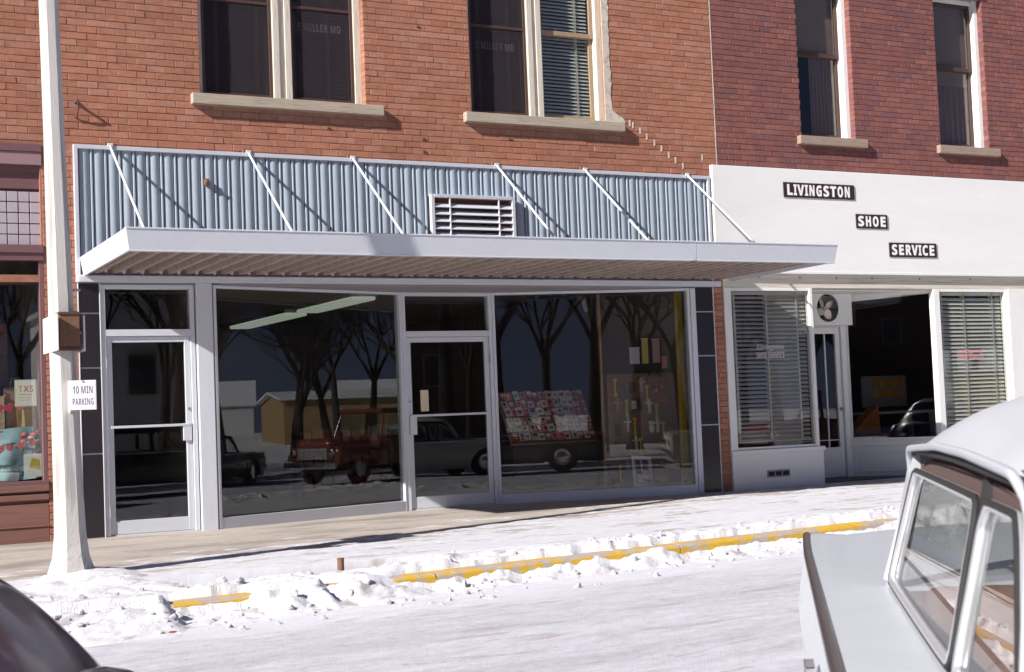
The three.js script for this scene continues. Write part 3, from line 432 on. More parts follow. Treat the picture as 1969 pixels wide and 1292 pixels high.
// ---------------------------------------------------------------- shoe repair shopfront
{
  const fas = lab(mesh('fascia', [rspan(8.255, 15.6, 2.932, 4.36, 0.006, 0.07, 0.008)], M.whiteWall, bB), 'broad white painted fascia carrying the three black signboards');
  mesh('fascia_lip', [rspan(8.30, 15.6, 2.905, 2.94, 0.02, 0.075)], M.white, bB);
  mesh('lintel', [rspan(8.39, 15.6, 2.715, 2.931, -0.25, 0.003)], M.oldWhite, bB);
  for (const x of [9.0, 9.7, 10.35, 11.0, 11.9, 12.9]) mesh('bolt', new THREE.CylinderGeometry(0.012, 0.012, 0.01, 8).rotateX(Math.PI / 2).translate(x, 2.86, 0.006), M.rust, bB);
  const light = (x0, x1, lbl) => {
    const f = lab(mesh('display_window', [rspan(x0, x0 + 0.115, 0.53, 2.715, -0.09, 0.012), rspan(x1 - 0.055, x1, 0.53, 2.715, -0.09, 0.008), rspan(x0 + 0.115, x1 - 0.055, 2.675, 2.715, -0.09, 0.006), rspan(x0 + 0.115, x1 - 0.055, 0.53, 0.565, -0.09, 0.006)], M.white, bB), lbl);
    mesh('pane', span(x0 + 0.115, x1 - 0.055, 0.565, 2.675, -0.043, -0.037), M.glass, f); return f;
  };
  light(8.395, 9.90, 'display window with a closed blind and painted shop lettering'); light(12.15, 13.64, 'display window with a half open blind beside the white corner pier');
  const bulk = (x0, x1, lbl) => { const b = lab(mesh('bulkhead', [rspan(x0, x1, -0.08, 0.47, -0.2, 0.02), rspan(x0 - 0.01, x1 + 0.02, 0.47, 0.53, -0.2, 0.045, 0.01)], M.white, bB), lbl); return b; };
  const b1 = bulk(8.40, 9.95, 'white painted bulkhead with a small vent, below the lettered window');
  mesh('vent', [rspan(8.955, 9.345, 0.145, 0.245, 0.0205, 0.028), ...[0, 1, 2].map((i) => rspan(8.972 + i * 0.121, 9.084 + i * 0.121, 0.16, 0.23, 0.0285, 0.0295))], std(0.30, 0.29, 0.3, 0.6), b1);
  for (let i = 0; i < 3; i++) mesh('vent_slot', rspan(8.976 + i * 0.121, 9.080 + i * 0.121, 0.166, 0.224, 0.0297, 0.031), M.dark, b1);
  bulk(12.13, 13.66, 'white painted bulkhead beside the corner pier');
  // recess: side glass, door, slanting window
  mesh('recess_soffit', flatPoly([[9.9, -0.25], [12.2, -0.25], [12.2, -0.3], [11.2, -1.2], [9.9, -1.2]], 2.70, 0.03), M.white, bB);
  mesh('recess_header', [hexa([[11.30, 2.60, -1.0], [12.2, 2.66, -0.05], [12.2, 2.66, -0.1], [11.30, 2.60, -1.05], [11.30, 2.73, -1.0], [12.2, 2.73, -0.05], [12.2, 2.73, -0.1], [11.30, 2.73, -1.05]])], M.white, bB);
  const sg = mesh('display_window', [rspan(9.86, 9.90, 0.53, 2.715, -1.0, -0.95), span(9.86, 9.9, 0.5, 0.53, -0.95, -0.09)], M.white, bB); mesh('pane', span(9.878, 9.882, 0.53, 2.7, -0.95, -0.09), M.glass, sg); mesh('side_bulkhead', span(9.86, 9.9, -0.1, 0.5, -0.95, -0.2), M.white, sg);
  const df = lab(mesh('door_frame', [rspan(9.90, 9.98, 0, 2.72, -1.08, -0.98), rspan(11.22, 11.32, 0, 2.72, -1.08, -0.97), fanHole()], M.white, bB), 'white painted door frame set back in the shoe shop entrance');
  const dr = lab(mesh('door', [rspan(10.30, 10.42, 0.02, 2.235, -1.05, -1.005), rspan(11.13, 11.215, 0.02, 2.235, -1.05, -1.005), rspan(10.42, 11.13, 2.14, 2.235, -1.05, -1.007), rspan(10.42, 11.13, 0.02, 0.46, -1.05, -1.007), rspan(9.98, 10.30, 0.02, 2.235, -1.06, -1.02), rspan(10.93, 10.95, 0.46, 2.14, -1.04, -1.015), rspan(10.42, 11.13, 0.56, 0.575, -1.04, -1.017)], M.white, bB), 'white door with dark glass and one thin glazing bar');
  mesh('pane', span(10.42, 11.13, 0.46, 2.14, -1.033, -1.029), M.glass, dr); mesh('panel', rspan(10.48, 11.08, 0.08, 0.40, -1.006, -0.998), M.white, dr);
  mesh('handle', new THREE.SphereGeometry(0.026, 10, 8).translate(11.17, 1.02, -0.98), M.steel, dr);
  const A = [11.33, -1.0], B = [12.17, -0.06], L = Math.hypot(B[0] - A[0], B[1] - A[1]), sw = lab(mesh('display_window', [rspan(0, 0.04, 0.53, 2.62, -0.04, 0.04), rspan(0.04, L, 0.53, 0.57, -0.04, 0.045)], M.white, bB), 'clear slanting window in the shoe shop entrance');
  sw.position.set(A[0], 0, A[1]); sw.rotation.y = Math.atan2(-(B[1] - A[1]), B[0] - A[0]); mesh('pane', span(0.04, L - 0.02, 0.57, 2.66, -0.003, 0.003), M.glass, sw);
  mesh('bulkhead_panel', [rspan(-0.02, L + 0.02, -0.05, 0.46, -0.06, 0.02), rspan(-0.03, L + 0.02, 0.46, 0.53, -0.06, 0.045, 0.008)], M.white, sw); mesh('moulding', [rspan(0.12, L - 0.12, 0.08, 0.1, 0.02, 0.032), rspan(0.12, L - 0.12, 0.36, 0.38, 0.02, 0.032), rspan(0.12, 0.14, 0.1, 0.36, 0.02, 0.032), rspan(L - 0.14, L - 0.12, 0.1, 0.36, 0.02, 0.032)], M.white, sw);
  mesh('threshold', span(9.9, 12.3, -0.1, 0.014, -1.3, -0.2), std(0.10, 0.075, 0.07, 0.8, { map: stoneT }), bB);
  mesh('pier', [rspan(13.64, 14.5, -0.1, 2.714, -0.25, 0.03), rspan(14.5, 15.6, -0.1, 2.714, -0.3, -0.02)], M.white, bB);
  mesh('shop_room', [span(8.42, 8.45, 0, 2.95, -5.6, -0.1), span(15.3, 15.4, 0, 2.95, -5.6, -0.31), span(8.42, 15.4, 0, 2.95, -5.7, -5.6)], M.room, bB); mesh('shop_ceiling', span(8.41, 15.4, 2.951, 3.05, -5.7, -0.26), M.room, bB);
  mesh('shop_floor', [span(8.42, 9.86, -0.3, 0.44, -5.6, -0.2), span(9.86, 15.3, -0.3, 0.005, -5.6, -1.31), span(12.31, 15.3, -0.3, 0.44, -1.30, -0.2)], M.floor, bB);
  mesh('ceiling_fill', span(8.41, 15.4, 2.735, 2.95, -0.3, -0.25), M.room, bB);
  blind('venetian_blind', 'broad closed blind behind the painted shop lettering beside the fan', 8.53, 9.82, 0.62, 2.67, -0.085, 0.0585, 0.85, std(0.62, 0.53, 0.50, 0.65), [8.60, 9.14, 9.66]);
  blind('venetian_blind', 'broad half open cream blind beside the white corner pier', 12.29, 13.56, 0.6, 2.67, -0.085, 0.0585, 0.92, std(0.86, 0.83, 0.77, 0.6), [12.36, 12.80, 13.38], undefined, 0.05, 1.15);
  const fan = thing('exhaust_fan', 'metal blade exhaust fan in a white square box over the shoe shop door', 'fan', [10.90, 2.25, -0.87]);
  const face = new THREE.Shape([[-0.36, 0], [0.36, 0], [0.36, 0.47], [-0.36, 0.47]].map((p) => new THREE.Vector2(...p))); face.holes.push(new THREE.Path().absarc(-0.09, 0.25, 0.205, 0, Math.PI * 2, true));
  mesh('box', [new THREE.ExtrudeGeometry(face, { depth: 0.02, bevelEnabled: false, curveSegments: 28 }).translate(0, 0, 0.10), span(-0.36, -0.34, 0, 0.47, -0.129, 0.1), span(0.34, 0.36, 0, 0.47, -0.129, 0.1), span(-0.34, 0.34, 0, 0.02, -0.129, 0.1), span(-0.34, 0.34, 0.45, 0.47, -0.129, 0.1)], M.white, fan);
  mesh('motor', [new THREE.CylinderGeometry(0.06, 0.06, 0.12, 16).rotateX(Math.PI / 2).translate(-0.09, 0.25, -0.06), rspan(-0.34, 0.34, 0.24, 0.26, -0.1, -0.08)], M.steel, fan); mesh('hub', new THREE.CylinderGeometry(0.03, 0.034, 0.08, 14).rotateX(Math.PI / 2).translate(-0.09, 0.25, 0.03), M.steel, fan);
  const bl = []; for (let i = 0; i <= 10; i++) { const a = i / 10; bl.push([0.046 * Math.sin(Math.PI * Math.pow(a, 0.6)) * (0.75 + 0.55 * a) + 0.014, 0.02 + 0.165 * a]); } const bs = extr([...bl, ...bl.slice().reverse().map(([a, b]) => [-a, b])], 0.004, 0.001);
  for (let i = 0; i < 4; i++) { const q = mesh('blade', bs, std(0.62, 0.52, 0.46, 0.4, { metalness: 0.4 }), fan); q.position.set(-0.09, 0.25, 0.045); q.rotation.set(0, 0, 0.55 + i * Math.PI / 2); q.rotateY(0.4); }
}
// signboards
for (const [txt, x0, x1, y0, y1, l] of [['LIVINGSTON', 9.433, 10.69, 3.963, 4.17, 'long black board lettered in white, topmost of the three signs'], ['SHOE', 10.696, 11.276, 3.563, 3.765, 'short black board lettered in white, middle of the three signs'], ['SERVICE', 11.286, 12.19, 3.165, 3.371, 'black board lettered in white, lowest of the three signs']]) {
  const w = x1 - x0, h = y1 - y0, W = Math.round(w * 800), H = Math.round(h * 800);
  const s = mesh('signboard', [rspan(-w / 2, w / 2, 0, h, 0, 0.013)], std(0.028, 0.018, 0.02, 0.5), scene); s.position.set((x0 + x1) / 2, y0, 0.0706); tag(s, l, 'sign', 'black signboards on the white fascia');
  const t = canvasTex(W, H, (g) => { g.fillStyle = '#2b1d20'; g.fillRect(0, 0, W, H); g.fillStyle = '#efe9ea'; g.strokeStyle = '#efe9ea'; g.lineWidth = H * 0.05; g.lineJoin = 'round'; g.textAlign = 'center'; g.textBaseline = 'alphabetic'; g.font = 'bold ' + Math.round(H * 0.92) + 'px sans-serif'; const n = txt.length, cw = (W * 0.95) / (txt === 'LIVINGSTON' ? 9.35 : txt === 'SERVICE' ? 6.6 : 4); let x = W * 0.025; for (const c of txt) { const k = c === 'I' ? 0.55 : 1; g.save(); g.translate(x + cw * k / 2, H * 0.86); const mw = g.measureText(c).width; g.scale(Math.min(1.2, cw * k * 0.86 / mw), 1.1); g.fillText(c, 0, 0); g.strokeText(c, 0, 0); g.restore(); x += cw * k; } });
  mesh('lettering', new THREE.PlaneGeometry(w - 0.012, h - 0.012).translate(0, h / 2, 0.0145), printed(t), s);
}
{
  const ta = canvasTex(1024, 480, (g, w, h) => { g.fillStyle = '#000'; g.fillRect(0, 0, w, h); g.fillStyle = '#fff'; g.textAlign = 'center'; g.font = 'italic bold 170px serif'; g.fillText('Livingston', w / 2, 190, 800); g.save(); g.translate(w / 2, 400); g.scale(0.82, 1.3); g.font = 'bold 150px sans-serif'; g.fillText('SHOE SERVICE', 0, 0, 1180); g.restore(); g.lineWidth = 8; g.strokeStyle = '#fff'; g.beginPath(); g.moveTo(110, 60); g.lineTo(60, 20); g.moveTo(900, 60); g.lineTo(960, 20); g.stroke(); }); ta.colorSpace = THREE.NoColorSpace;
  const m = new THREE.MeshStandardMaterial({ color: col(0.58, 0.50, 0.56), roughness: 0.6, alphaMap: ta, transparent: true }), m2 = new THREE.MeshStandardMaterial({ color: col(0.66, 0.28, 0.30), roughness: 0.6, alphaMap: ta, transparent: true });
  lab(mesh('lettering', new THREE.PlaneGeometry(0.60, 0.27).translate(9.16, 1.85, -0.033), m, bB), 'painted lettering on the shop window glass'); lab(mesh('lettering', new THREE.PlaneGeometry(0.62, 0.22).translate(12.86, 1.75, -0.033), m2, bB), 'red painted lettering on the shop window glass');
}
// ---------------------------------------------------------------- neighbouring shop beyond the pole
{
  mesh('lintel', rspan(-5.6, -0.40, 4.105, 4.185, -0.2, 0.03), M.maroon, bA); mesh('cornice', rspan(-5.6, -0.402, 3.965, 4.104, -0.2, 0.015), M.mauve, bA);
  const tg = lab(mesh('transom_window', [rspan(-5.6, -0.402, 3.90, 3.964, -0.2, -0.02), rspan(-5.6, -0.402, 3.03, 3.115, -0.2, 0.03), rspan(-5.6, -0.402, 2.95, 2.975, -0.2, 0.02)], M.maroon, bA), 'maroon framed transom of small purplish glass squares');
  const prism = new THREE.MeshPhysicalMaterial({ color: col(0.60, 0.54, 0.58), roughness: 0.35, transmission: 0.35, thickness: 0 }), pg = new RoundedBoxGeometry(0.105, 0.105, 0.012, 1, 0.004);
  for (let i = 0; i < 18; i++) for (let j = 0; j < 5; j++) { const q = mesh('glass_square', pg, prism, tg); q.position.set(-0.465 - i * 0.115, 3.175 + j * 0.115, -0.06 + rr(-0.002, 0.002)); }
  mesh('backing', [span(-2.6, -0.402, 3.115, 3.90, -0.09, -0.085)], std(0.11, 0.06, 0.06, 0.8), tg);
  mesh('sign_band', span(-2.6, -0.402, 3.72, 3.90, -0.08, -0.06), M.maroon, tg);
  const f = lab(mesh('display_window', [rspan(-0.45, -0.402, 0.63, 2.95, -0.12, 0.0), rspan(-5.6, -5.55, 0.63, 2.95, -0.12, 0.0), rspan(-2.7, -2.65, 0.63, 2.95, -0.12, 0.0), rspan(-5.6, -0.402, 2.975, 3.03, -0.12, 0.01), rspan(-5.6, -0.402, 0.60, 0.64, -0.12, 0.02)], M.maroon, bA), 'display window dressed with paper bags and red hearts');
  mesh('pane', span(-5.55, -0.45, 0.64, 2.95, -0.062, -0.058), M.glass, f);
  mesh('stall_riser', [rspan(-5.6, -0.402, -0.1, 0.40, -0.2, 0.0), rspan(-5.6, -0.402, 0.44, 0.50, -0.2, 0.02), rspan(-5.6, -0.402, 0.53, 0.60, -0.2, 0.03), span(-5.6, -0.402, 0.40, 0.6, -0.2, -0.03), rspan(-5.6, -0.402, 0.16, 0.175, -0.01, 0.012)], M.brown, bA);
  mesh('neighbour_room', [span(-5.7, -5.6, 0, 4.2, -6, -0.05), span(-0.402, -0.3, 0, 4.2, -6, -0.33), span(-5.6, -0.4, 0, 3.0, -6.1, -6), span(-5.6, -0.402, 3.0, 3.02, -6, -0.1)], M.room, bA); mesh('neighbour_floor', span(-5.6, -0.402, -0.2, 0.58, -6, -0.2), M.floor, bA);
}

function fanHole() { // transom panel with the round opening that the fan blows through
  const s = new THREE.Shape([[9.98, 2.24], [11.22, 2.24], [11.22, 2.72], [9.98, 2.72]].map((p) => new THREE.Vector2(...p))); s.holes.push(new THREE.Path().absarc(10.81, 2.49, 0.19, 0, Math.PI * 2, true)); return new THREE.ExtrudeGeometry(s, { depth: 0.08, bevelEnabled: false, curveSegments: 20 }).translate(0, 0, -1.08);
}

// ---------------------------------------------------------------- pole and its signs
{
  const [px, pz] = POLE, p = thing('lamp_pole', 'tall pale concrete pole with a flared foot at the snowy kerb', 'pole', [px, -0.14, pz]);
  p.rotation.z = 0.0165;
  const pts = [[0.27, -0.1], [0.25, 0.0], [0.20, 0.10], [0.152, 0.24], [0.132, 0.42], [0.123, 0.75], [0.108, 2.1], [0.087, 3.8], [0.082, 5.0], [0.07, 8.2], [0, 8.2]].map((q) => new THREE.Vector2(...q));
  mesh('shaft', toCreasedNormals(new THREE.LatheGeometry(pts, 8, Math.PI / 8), 0.5), M.concretePole, p);
  mesh('arm', tube([[0, 7.9, 0], [0, 8.5, 0.3], [0, 8.7, 0.9]], 0.035, 16), M.steel, p); const ln = mesh('lantern', new THREE.SphereGeometry(0.2, 16, 8, 0, 6.3, 0, 1.6).scale(1, 0.6, 1.7).translate(0, 8.65, 1.05), M.steel, p); mesh('lens', new THREE.SphereGeometry(0.17, 14, 6, 0, 6.3, 1.57, 1.57).scale(1, 0.5, 1.6).translate(0, 8.64, 1.05), M.paper, ln);
  mesh('lug', rspan(0.105, 0.16, 2.45, 2.47, -0.02, 0.04), M.steel, p);
  const note = canvasTex(256, 256, (g, w, h) => { g.fillStyle = '#f6f2ec'; g.fillRect(0, 0, w, h); g.strokeStyle = '#8d8486'; g.lineWidth = 5; for (let i = 0; i < 6; i++) { let x = 30 + (i % 2) * 25; const y = 34 + i * 38; while (x < 210) { const l = 14 + ((i * 37 + x) % 31); g.beginPath(); g.moveTo(x, y); g.lineTo(Math.min(215, x + l), y + ((x * 7) % 7) - 3); g.stroke(); x += l + 14; } } });
  const sb = thing('pole_box', 'rusty box between two white notice panels strapped to the pole', 'box', [-0.845, 1.80, 3.36]);
  mesh('case', [rspan(-0.075, 0.09, 0.02, 0.31, -0.16, 0.13, 0.008)], M.rust, sb); mesh('strap', [rspan(-0.085, 0.098, 0.302, 0.325, -0.17, 0.14), rspan(-0.085, 0.098, 0.005, 0.028, -0.17, 0.14)], M.iron, sb);
  for (const [x, w, s] of [[-0.115, 0.60, -1], [0.135, 0.42, 1]]) { const n = mesh('notice_panel', rspan(x - 0.008, x + 0.008, 0, 0.30, -0.34, -0.34 + w, 0.004), M.white, sb); mesh('print', new THREE.PlaneGeometry(w - 0.04, 0.27).rotateY(s * Math.PI / 2).translate(x + s * 0.0095, 0.15, -0.34 + w / 2), printed(note), n); mesh('bracket', rspan(Math.min(x, 0), Math.max(x, 0), 0.14, 0.17, 0, 0.03), M.steel, n); }
  const tx = canvasTex(256, 300, (g, w, h) => { g.fillStyle = '#d9d6de'; g.fillRect(0, 0, w, h); g.fillStyle = '#5c5663'; g.textAlign = 'center'; g.font = 'bold 96px sans-serif'; g.save(); g.translate(w / 2, 132); g.scale(0.75, 1.2); g.fillText('10 MIN', 0, 0, 290); g.restore(); g.save(); g.translate(w / 2, 258); g.scale(0.75, 1.2); g.font = 'bold 84px sans-serif'; g.fillText('PARKING', 0, 0, 305); g.restore(); });
  const ps = thing('parking_sign', 'folded white parking time limit sign bolted to the pole', 'sign', [-0.85, 1.31, 3.47], undefined, -0.22);
  mesh('plate', rspan(0, 0.215, 0, 0.245, -0.006, 0.006, 0.003), M.white, ps); mesh('print', new THREE.PlaneGeometry(0.195, 0.225).translate(0.1085, 0.122, 0.0075), printed(tx), ps); mesh('flange', rspan(-0.006, 0.006, -0.02, 0.245, -0.2, -0.006, 0.002), M.white, ps); mesh('bolt', new THREE.CylinderGeometry(0.008, 0.008, 0.01, 8).rotateX(1.57).translate(0.108, 0.236, 0.01), M.steel, ps);
}
// ---------------------------------------------------------------- cars
function sedan(label, paint, o = {}) {
  const { L = 5.2, zA = 1.45, zB = 2.35, zC = 3.45, hw0 = 0.86, bw = 0.65, rw = 0.57, ys = 0.88, yr = 1.345, crown = 0.11, rake = 0.16, fast = false, seat = [0.20, 0.12, 0.10] } = o;
  const car = thing(o.name || 'parked_car', label, 'car', [0, 0, 0], 'cars parked across the street');
  const pm = new THREE.MeshPhysicalMaterial({ color: col(...paint), roughness: o.rough ?? 0.38, clearcoat: o.coat ?? 0.7, clearcoatRoughness: 0.15, map: paintT }), roofM = o.roof ? new THREE.MeshPhysicalMaterial({ color: col(...o.roof), roughness: 0.38, clearcoat: 0.6, clearcoatRoughness: 0.15, map: paintT }) : pm, sm = std(...seat, 0.8), lin = std(0.10, 0.065, 0.058, 0.9), lightTrim = std(0.72, 0.74, 0.76, 0.3, { metalness: 0.6 });
  const wz = [0.95, L - 1.15], hw = (z) => hw0 * (1 - 0.10 * Math.pow(Math.max(0, 1 - z / 0.9), 2) - 0.02 * Math.pow(Math.max(0, 1 - (L - z) / 1.1), 2)), ysh = (z) => ys - 0.03 * sst(1.4, 0, z) - (fast ? Math.max(0, z - zC + 0.1) * 1.0 : 0);
  const cabin = (z) => z > zA + 0.10 && z < zC - 0.10;
  const sec = (z) => {
    let yb = 0.22; for (const c of wz) { const d = Math.abs(z - c); if (d < 0.42) yb = Math.max(yb, 0.26 + Math.sqrt(0.42 * 0.42 - d * d) * 0.95); }
    const w = hw(z), y = ysh(z), e = Math.min(z, L - z) < 0.001 ? 0.93 : 1, s = [[0, 0.24], [w * 0.70, 0.24], [w * 0.72, yb], [w * 0.93, yb], [w * 0.985, Math.max(yb, 0.36)], [w * 1.035, Math.min(y - 0.12, Math.max(yb + 0.015, 0.54))], [w * 1.045, Math.min(y - 0.1, Math.max(yb + 0.03, 0.62))], [w * 1.02, Math.min(0.74, y - 0.08)], [w * 0.975, y - 0.05], [w * 0.985, y - 0.018], [w * 0.98, y], [w * 0.93, y + 0.004]];
    if (cabin(z)) s.push([bw + 0.015, y + 0.012], [bw - 0.02, y + 0.012], [bw - 0.045, 0.34], [0, 0.34]); else s.push([w * 0.78, y - 0.006], [w * 0.55, y + 0.012], [w * 0.28, y + 0.026], [0, y + 0.03]);
    return s.map(([a, b]) => [a * e, mix(0.55, b, e)]);
  };
  const zs = [...range(0, L, 0.06), zA + 0.099, zA + 0.101, zC - 0.101, zC - 0.099].sort((a, b) => a - b), S = zs.map(sec), n = S[0].length, P = [], I = [];
  zs.forEach((z, k) => { for (const s of [-1, 1]) for (const [a, b] of S[k]) P.push(s * a, b, z); });
  for (let k = 0; k + 1 < zs.length; k++) for (const s of [0, 1]) for (let i = 0; i + 1 < n; i++) { const a = k * 2 * n + s * n + i, b = a + 2 * n; s ? I.push(a, a + 1, b, b, a + 1, b + 1) : I.push(a, b, a + 1, b, b + 1, a + 1); }
  for (const k of [0, zs.length - 1]) for (let i = 0; i + 1 < n; i++) { const a = k * 2 * n + i, b = a + n; I.push(a, a + 1, b, b, a + 1, b + 1); }
  const bg = new THREE.BufferGeometry(); bg.setAttribute('position', new THREE.Float32BufferAttribute(P, 3)); bg.setAttribute('uv', new THREE.Float32BufferAttribute(P.flatMap((v, i) => (i % 3 === 0 ? [v + P[i + 1], P[i + 2]] : [])), 2)); bg.setIndex(I);
  mesh('body', toCreasedNormals(bg, 0.55), pm, car);
  mesh('floor_pan', [span(-bw + 0.06, bw - 0.06, 0.345, 0.36, zA + 0.12, zC - 0.12), span(-bw + 0.024, -bw + 0.034, 0.36, ys, zA + 0.12, zC - 0.12), span(bw - 0.034, bw - 0.024, 0.36, ys, zA + 0.12, zC - 0.12)], lin, car);
  // roof shell with headlining
  const z0 = zA + 0.30, z1 = zC - rake + 0.09, shell = (dy, dw) => { const nx = 22, nzz = 26, p = [], id = [], W = rw + 0.035 - dw; for (let j = 0; j <= nzz; j++) for (let i = 0; i <= nx; i++) { const a = -1 + 2 * i / nx, t = j / nzz, en = Math.pow(Math.abs(2 * t - 1), 5), zc = mix(z0 + dw, z1 - dw, t), wk = W * (1 - 0.05 * en); p.push(a * wk, yr + dy + crown * (1 - Math.pow(Math.abs(a), 3)) * (1 - 0.75 * en) - 0.085 * en * (0.5 + 0.5 * Math.abs(a)), zc + (t > 0.5 ? 1 : -1) * 0.09 * en * (1 - a * a)); } for (let j = 0; j < nzz; j++) for (let i = 0; i < nx; i++) { const q = j * (nx + 1) + i; id.push(q, q + nx + 1, q + 1, q + 1, q + nx + 1, q + nx + 2); } const g = new THREE.BufferGeometry(); g.setAttribute('position', new THREE.Float32BufferAttribute(p, 3)); g.setAttribute('uv', new THREE.Float32BufferAttribute(p.flatMap((v, i) => (i % 3 === 0 ? [v, p[i + 2]] : [])), 2)); g.setIndex(id); g.computeVertexNormals(); return g; };
  mesh('roof', shell(0, 0), roofM, car); mesh('headlining', shell(-0.045, 0.012), lin, car);
  const bar4 = (a, b, w, d) => { const [ax, ay, az] = a, [bx, by, bz] = b; return hexa([[ax - d, ay, az - w], [ax + d, ay, az - w], [ax + d, ay, az + w], [ax - d, ay, az + w], [bx - d, by, bz - w], [bx + d, by, bz - w], [bx + d, by, bz + w], [bx - d, by, bz + w]]); };
  const zAt = zA + 0.42, zCt = zC - rake;
  for (const s of [-1, 1]) {
    mesh('pillar', [bar4([s * (bw - 0.01), ys - 0.01, zC], [s * (rw + 0.006), yr - 0.02, zCt + 0.03], 0.055, 0.022)], roofM, car);
    mesh('pillar', [bar4([s * (bw - 0.01), ys - 0.01, zA + 0.04], [s * (rw + 0.005), yr - 0.02, zAt], 0.03, 0.02)], roofM, car);
    mesh('door_post', [bar4([s * (bw - 0.012), ys, zB], [s * rw, yr, zB + 0.02], 0.028, 0.012)], M.rubber, car);
    mesh('drip_rail', tube([[s * (bw + 0.008), ys + 0.02, zC + 0.045], [s * (rw + 0.035), yr - 0.13, zCt + 0.075], [s * (rw + 0.045), yr - 0.025, zCt - 0.03], [s * (rw + 0.047), yr + 0.004, mix(z0, z1, 0.6)], [s * (rw + 0.047), yr + 0.004, mix(z0, z1, 0.35)], [s * (rw + 0.045), yr - 0.012, z0 + 0.16], [s * (rw + 0.04), yr - 0.07, z0 + 0.02], [s * (bw + 0.01), ys + 0.02, zA + 0.04]], 0.011, 60), roofM, car);
    mesh('gasket', tube([[s * (rw + 0.03), yr - 0.06, z1 - 0.03], [s * (rw + 0.03), yr - 0.028, z1 - 0.14], [s * (rw + 0.03), yr - 0.018, mix(z0, z1, 0.5)], [s * (rw + 0.03), yr - 0.028, z0 + 0.12], [s * (rw + 0.03), yr - 0.055, z0 - 0.01]], 0.012, 36), M.rubber, car); mesh('window_header', hexa([[s * (rw + 0.012), yr - 0.10, zAt], [s * (rw + 0.012), yr - 0.10, zCt], [s * (rw - 0.01), yr - 0.10, zCt], [s * (rw - 0.01), yr - 0.10, zAt], [s * (rw + 0.012), yr - 0.01, zAt + 0.06], [s * (rw + 0.012), yr - 0.01, zCt - 0.02], [s * (rw - 0.01), yr - 0.01, zCt - 0.02], [s * (rw - 0.01), yr - 0.01, zAt + 0.06]]), lin, car);
    const win = (zb0, zb1, zt0, zt1) => {
      const yb = ys + 0.03, yt = yr - 0.095, x = (y) => s * (mix(bw, rw, (y - ys) / (yr - ys)) + 0.006), q = (zz, y) => [x(y), y, zz], c = 0.05;
      const out = [q(zb0 + 0.01, yb), q(zb1 - 0.01, yb), q(mix(zb1, zt1, 0.5), (yb + yt) / 2), q(mix(zb1, zt1, 0.9), yt - c), q(zt1 - c, yt), q(zt0 + c, yt), q(mix(zb0, zt0, 0.9), yt - c), q(mix(zb0, zt0, 0.5), (yb + yt) / 2)];
      const w = mesh('window', tube(out, 0.014, 80, 6, true), lightTrim, car), sh = []; for (const [a, b, d] of out) sh.push([d, b]);
      const g = new THREE.ShapeGeometry(new THREE.Shape(sh.map((v) => new THREE.Vector2(...v)))), pp = g.attributes.position; for (let i = 0; i < pp.count; i++) { const zz = pp.getX(i), y = pp.getY(i); pp.setXYZ(i, x(y) - s * 0.004, y, zz); } g.computeVertexNormals(); mesh('pane', g, M.glass, w);
      mesh('seal', tube(out.map(([a, b, d]) => [a + s * 0.006, mix((yb + yt) / 2, b, 1.035), mix((zb0 + zb1) / 2, d, 1.03)]), 0.009, 80, 6, true), M.rubber, w);
    };
    win(zB + 0.055, zC - 0.085, zB + 0.07, zCt - 0.05); win(zA + 0.12, zB - 0.055, zAt + 0.05, zB - 0.04);
    const tr = range(0.05, L - 0.03, 0.15).map((z) => [s * (hw(z) * 0.985 + 0.004), ysh(z) - 0.009, z]); mesh('side_trim', tube(tr, o.trim ? 0.02 : 0.013, 80, 6), o.trim ? std(0.14, 0.115, 0.11, 0.3, { metalness: 0.6 }) : M.chrome, car);
    for (const zz of [zB + 0.95 > zC ? zC - 0.3 : zB + 0.9, zB - 0.12]) mesh('door_handle', rspan(s > 0 ? hw0 * 1.03 : -hw0 * 1.03 - 0.03, s > 0 ? hw0 * 1.03 + 0.03 : -hw0 * 1.03, 0.745, 0.77, zz - 0.07, zz + 0.07), M.chrome, car);
    for (const zz of [zA + 0.05, zB]) mesh('door_seam', tube([[s * hw0 * 1.02, 0.28, zz], [s * hw0 * 1.046, 0.6, zz], [s * hw0 * 1.022, 0.74, zz], [s * hw0 * 0.978, ys - 0.05, zz]].map(([a, b, c]) => [a - s * 0.002, b, c]), 0.004, 12, 4), M.dark, car);
    for (const c of wz) { const wl = mesh('wheel', new THREE.LatheGeometry([[0.19, -0.085], [0.30, -0.095], [0.335, -0.07], [0.345, 0], [0.335, 0.07], [0.30, 0.095], [0.19, 0.085]].map((v) => new THREE.Vector2(...v)), 30).rotateZ(Math.PI / 2), M.rubber, car); wl.position.set(s * (hw0 - 0.12), 0.345, c); mesh('rim', new THREE.LatheGeometry([[0, 0.075], [0.05, 0.078], [0.09, 0.06], [0.16, 0.055], [0.195, 0.08], [0.2, 0.06]].map((v) => new THREE.Vector2(...v)), 26).rotateZ(-s * Math.PI / 2), M.chrome, wl); }
    for (const k of [0, 1]) { mesh('headlight', [new THREE.CylinderGeometry(0.075, 0.085, 0.05, 18).rotateX(Math.PI / 2).translate(s * (0.48 + k * 0.19), 0.66, 0.0), new THREE.SphereGeometry(0.072, 14, 8).scale(1, 1, 0.4).translate(s * (0.48 + k * 0.19), 0.66, -0.025)], M.chrome, car); mesh('taillight', [new THREE.CylinderGeometry(0.06, 0.065, 0.04, 18).rotateX(Math.PI / 2).translate(s * (0.42 + k * 0.2), 0.66, L + 0.005)], std(0.35, 0.02, 0.02, 0.3), car); }
  }
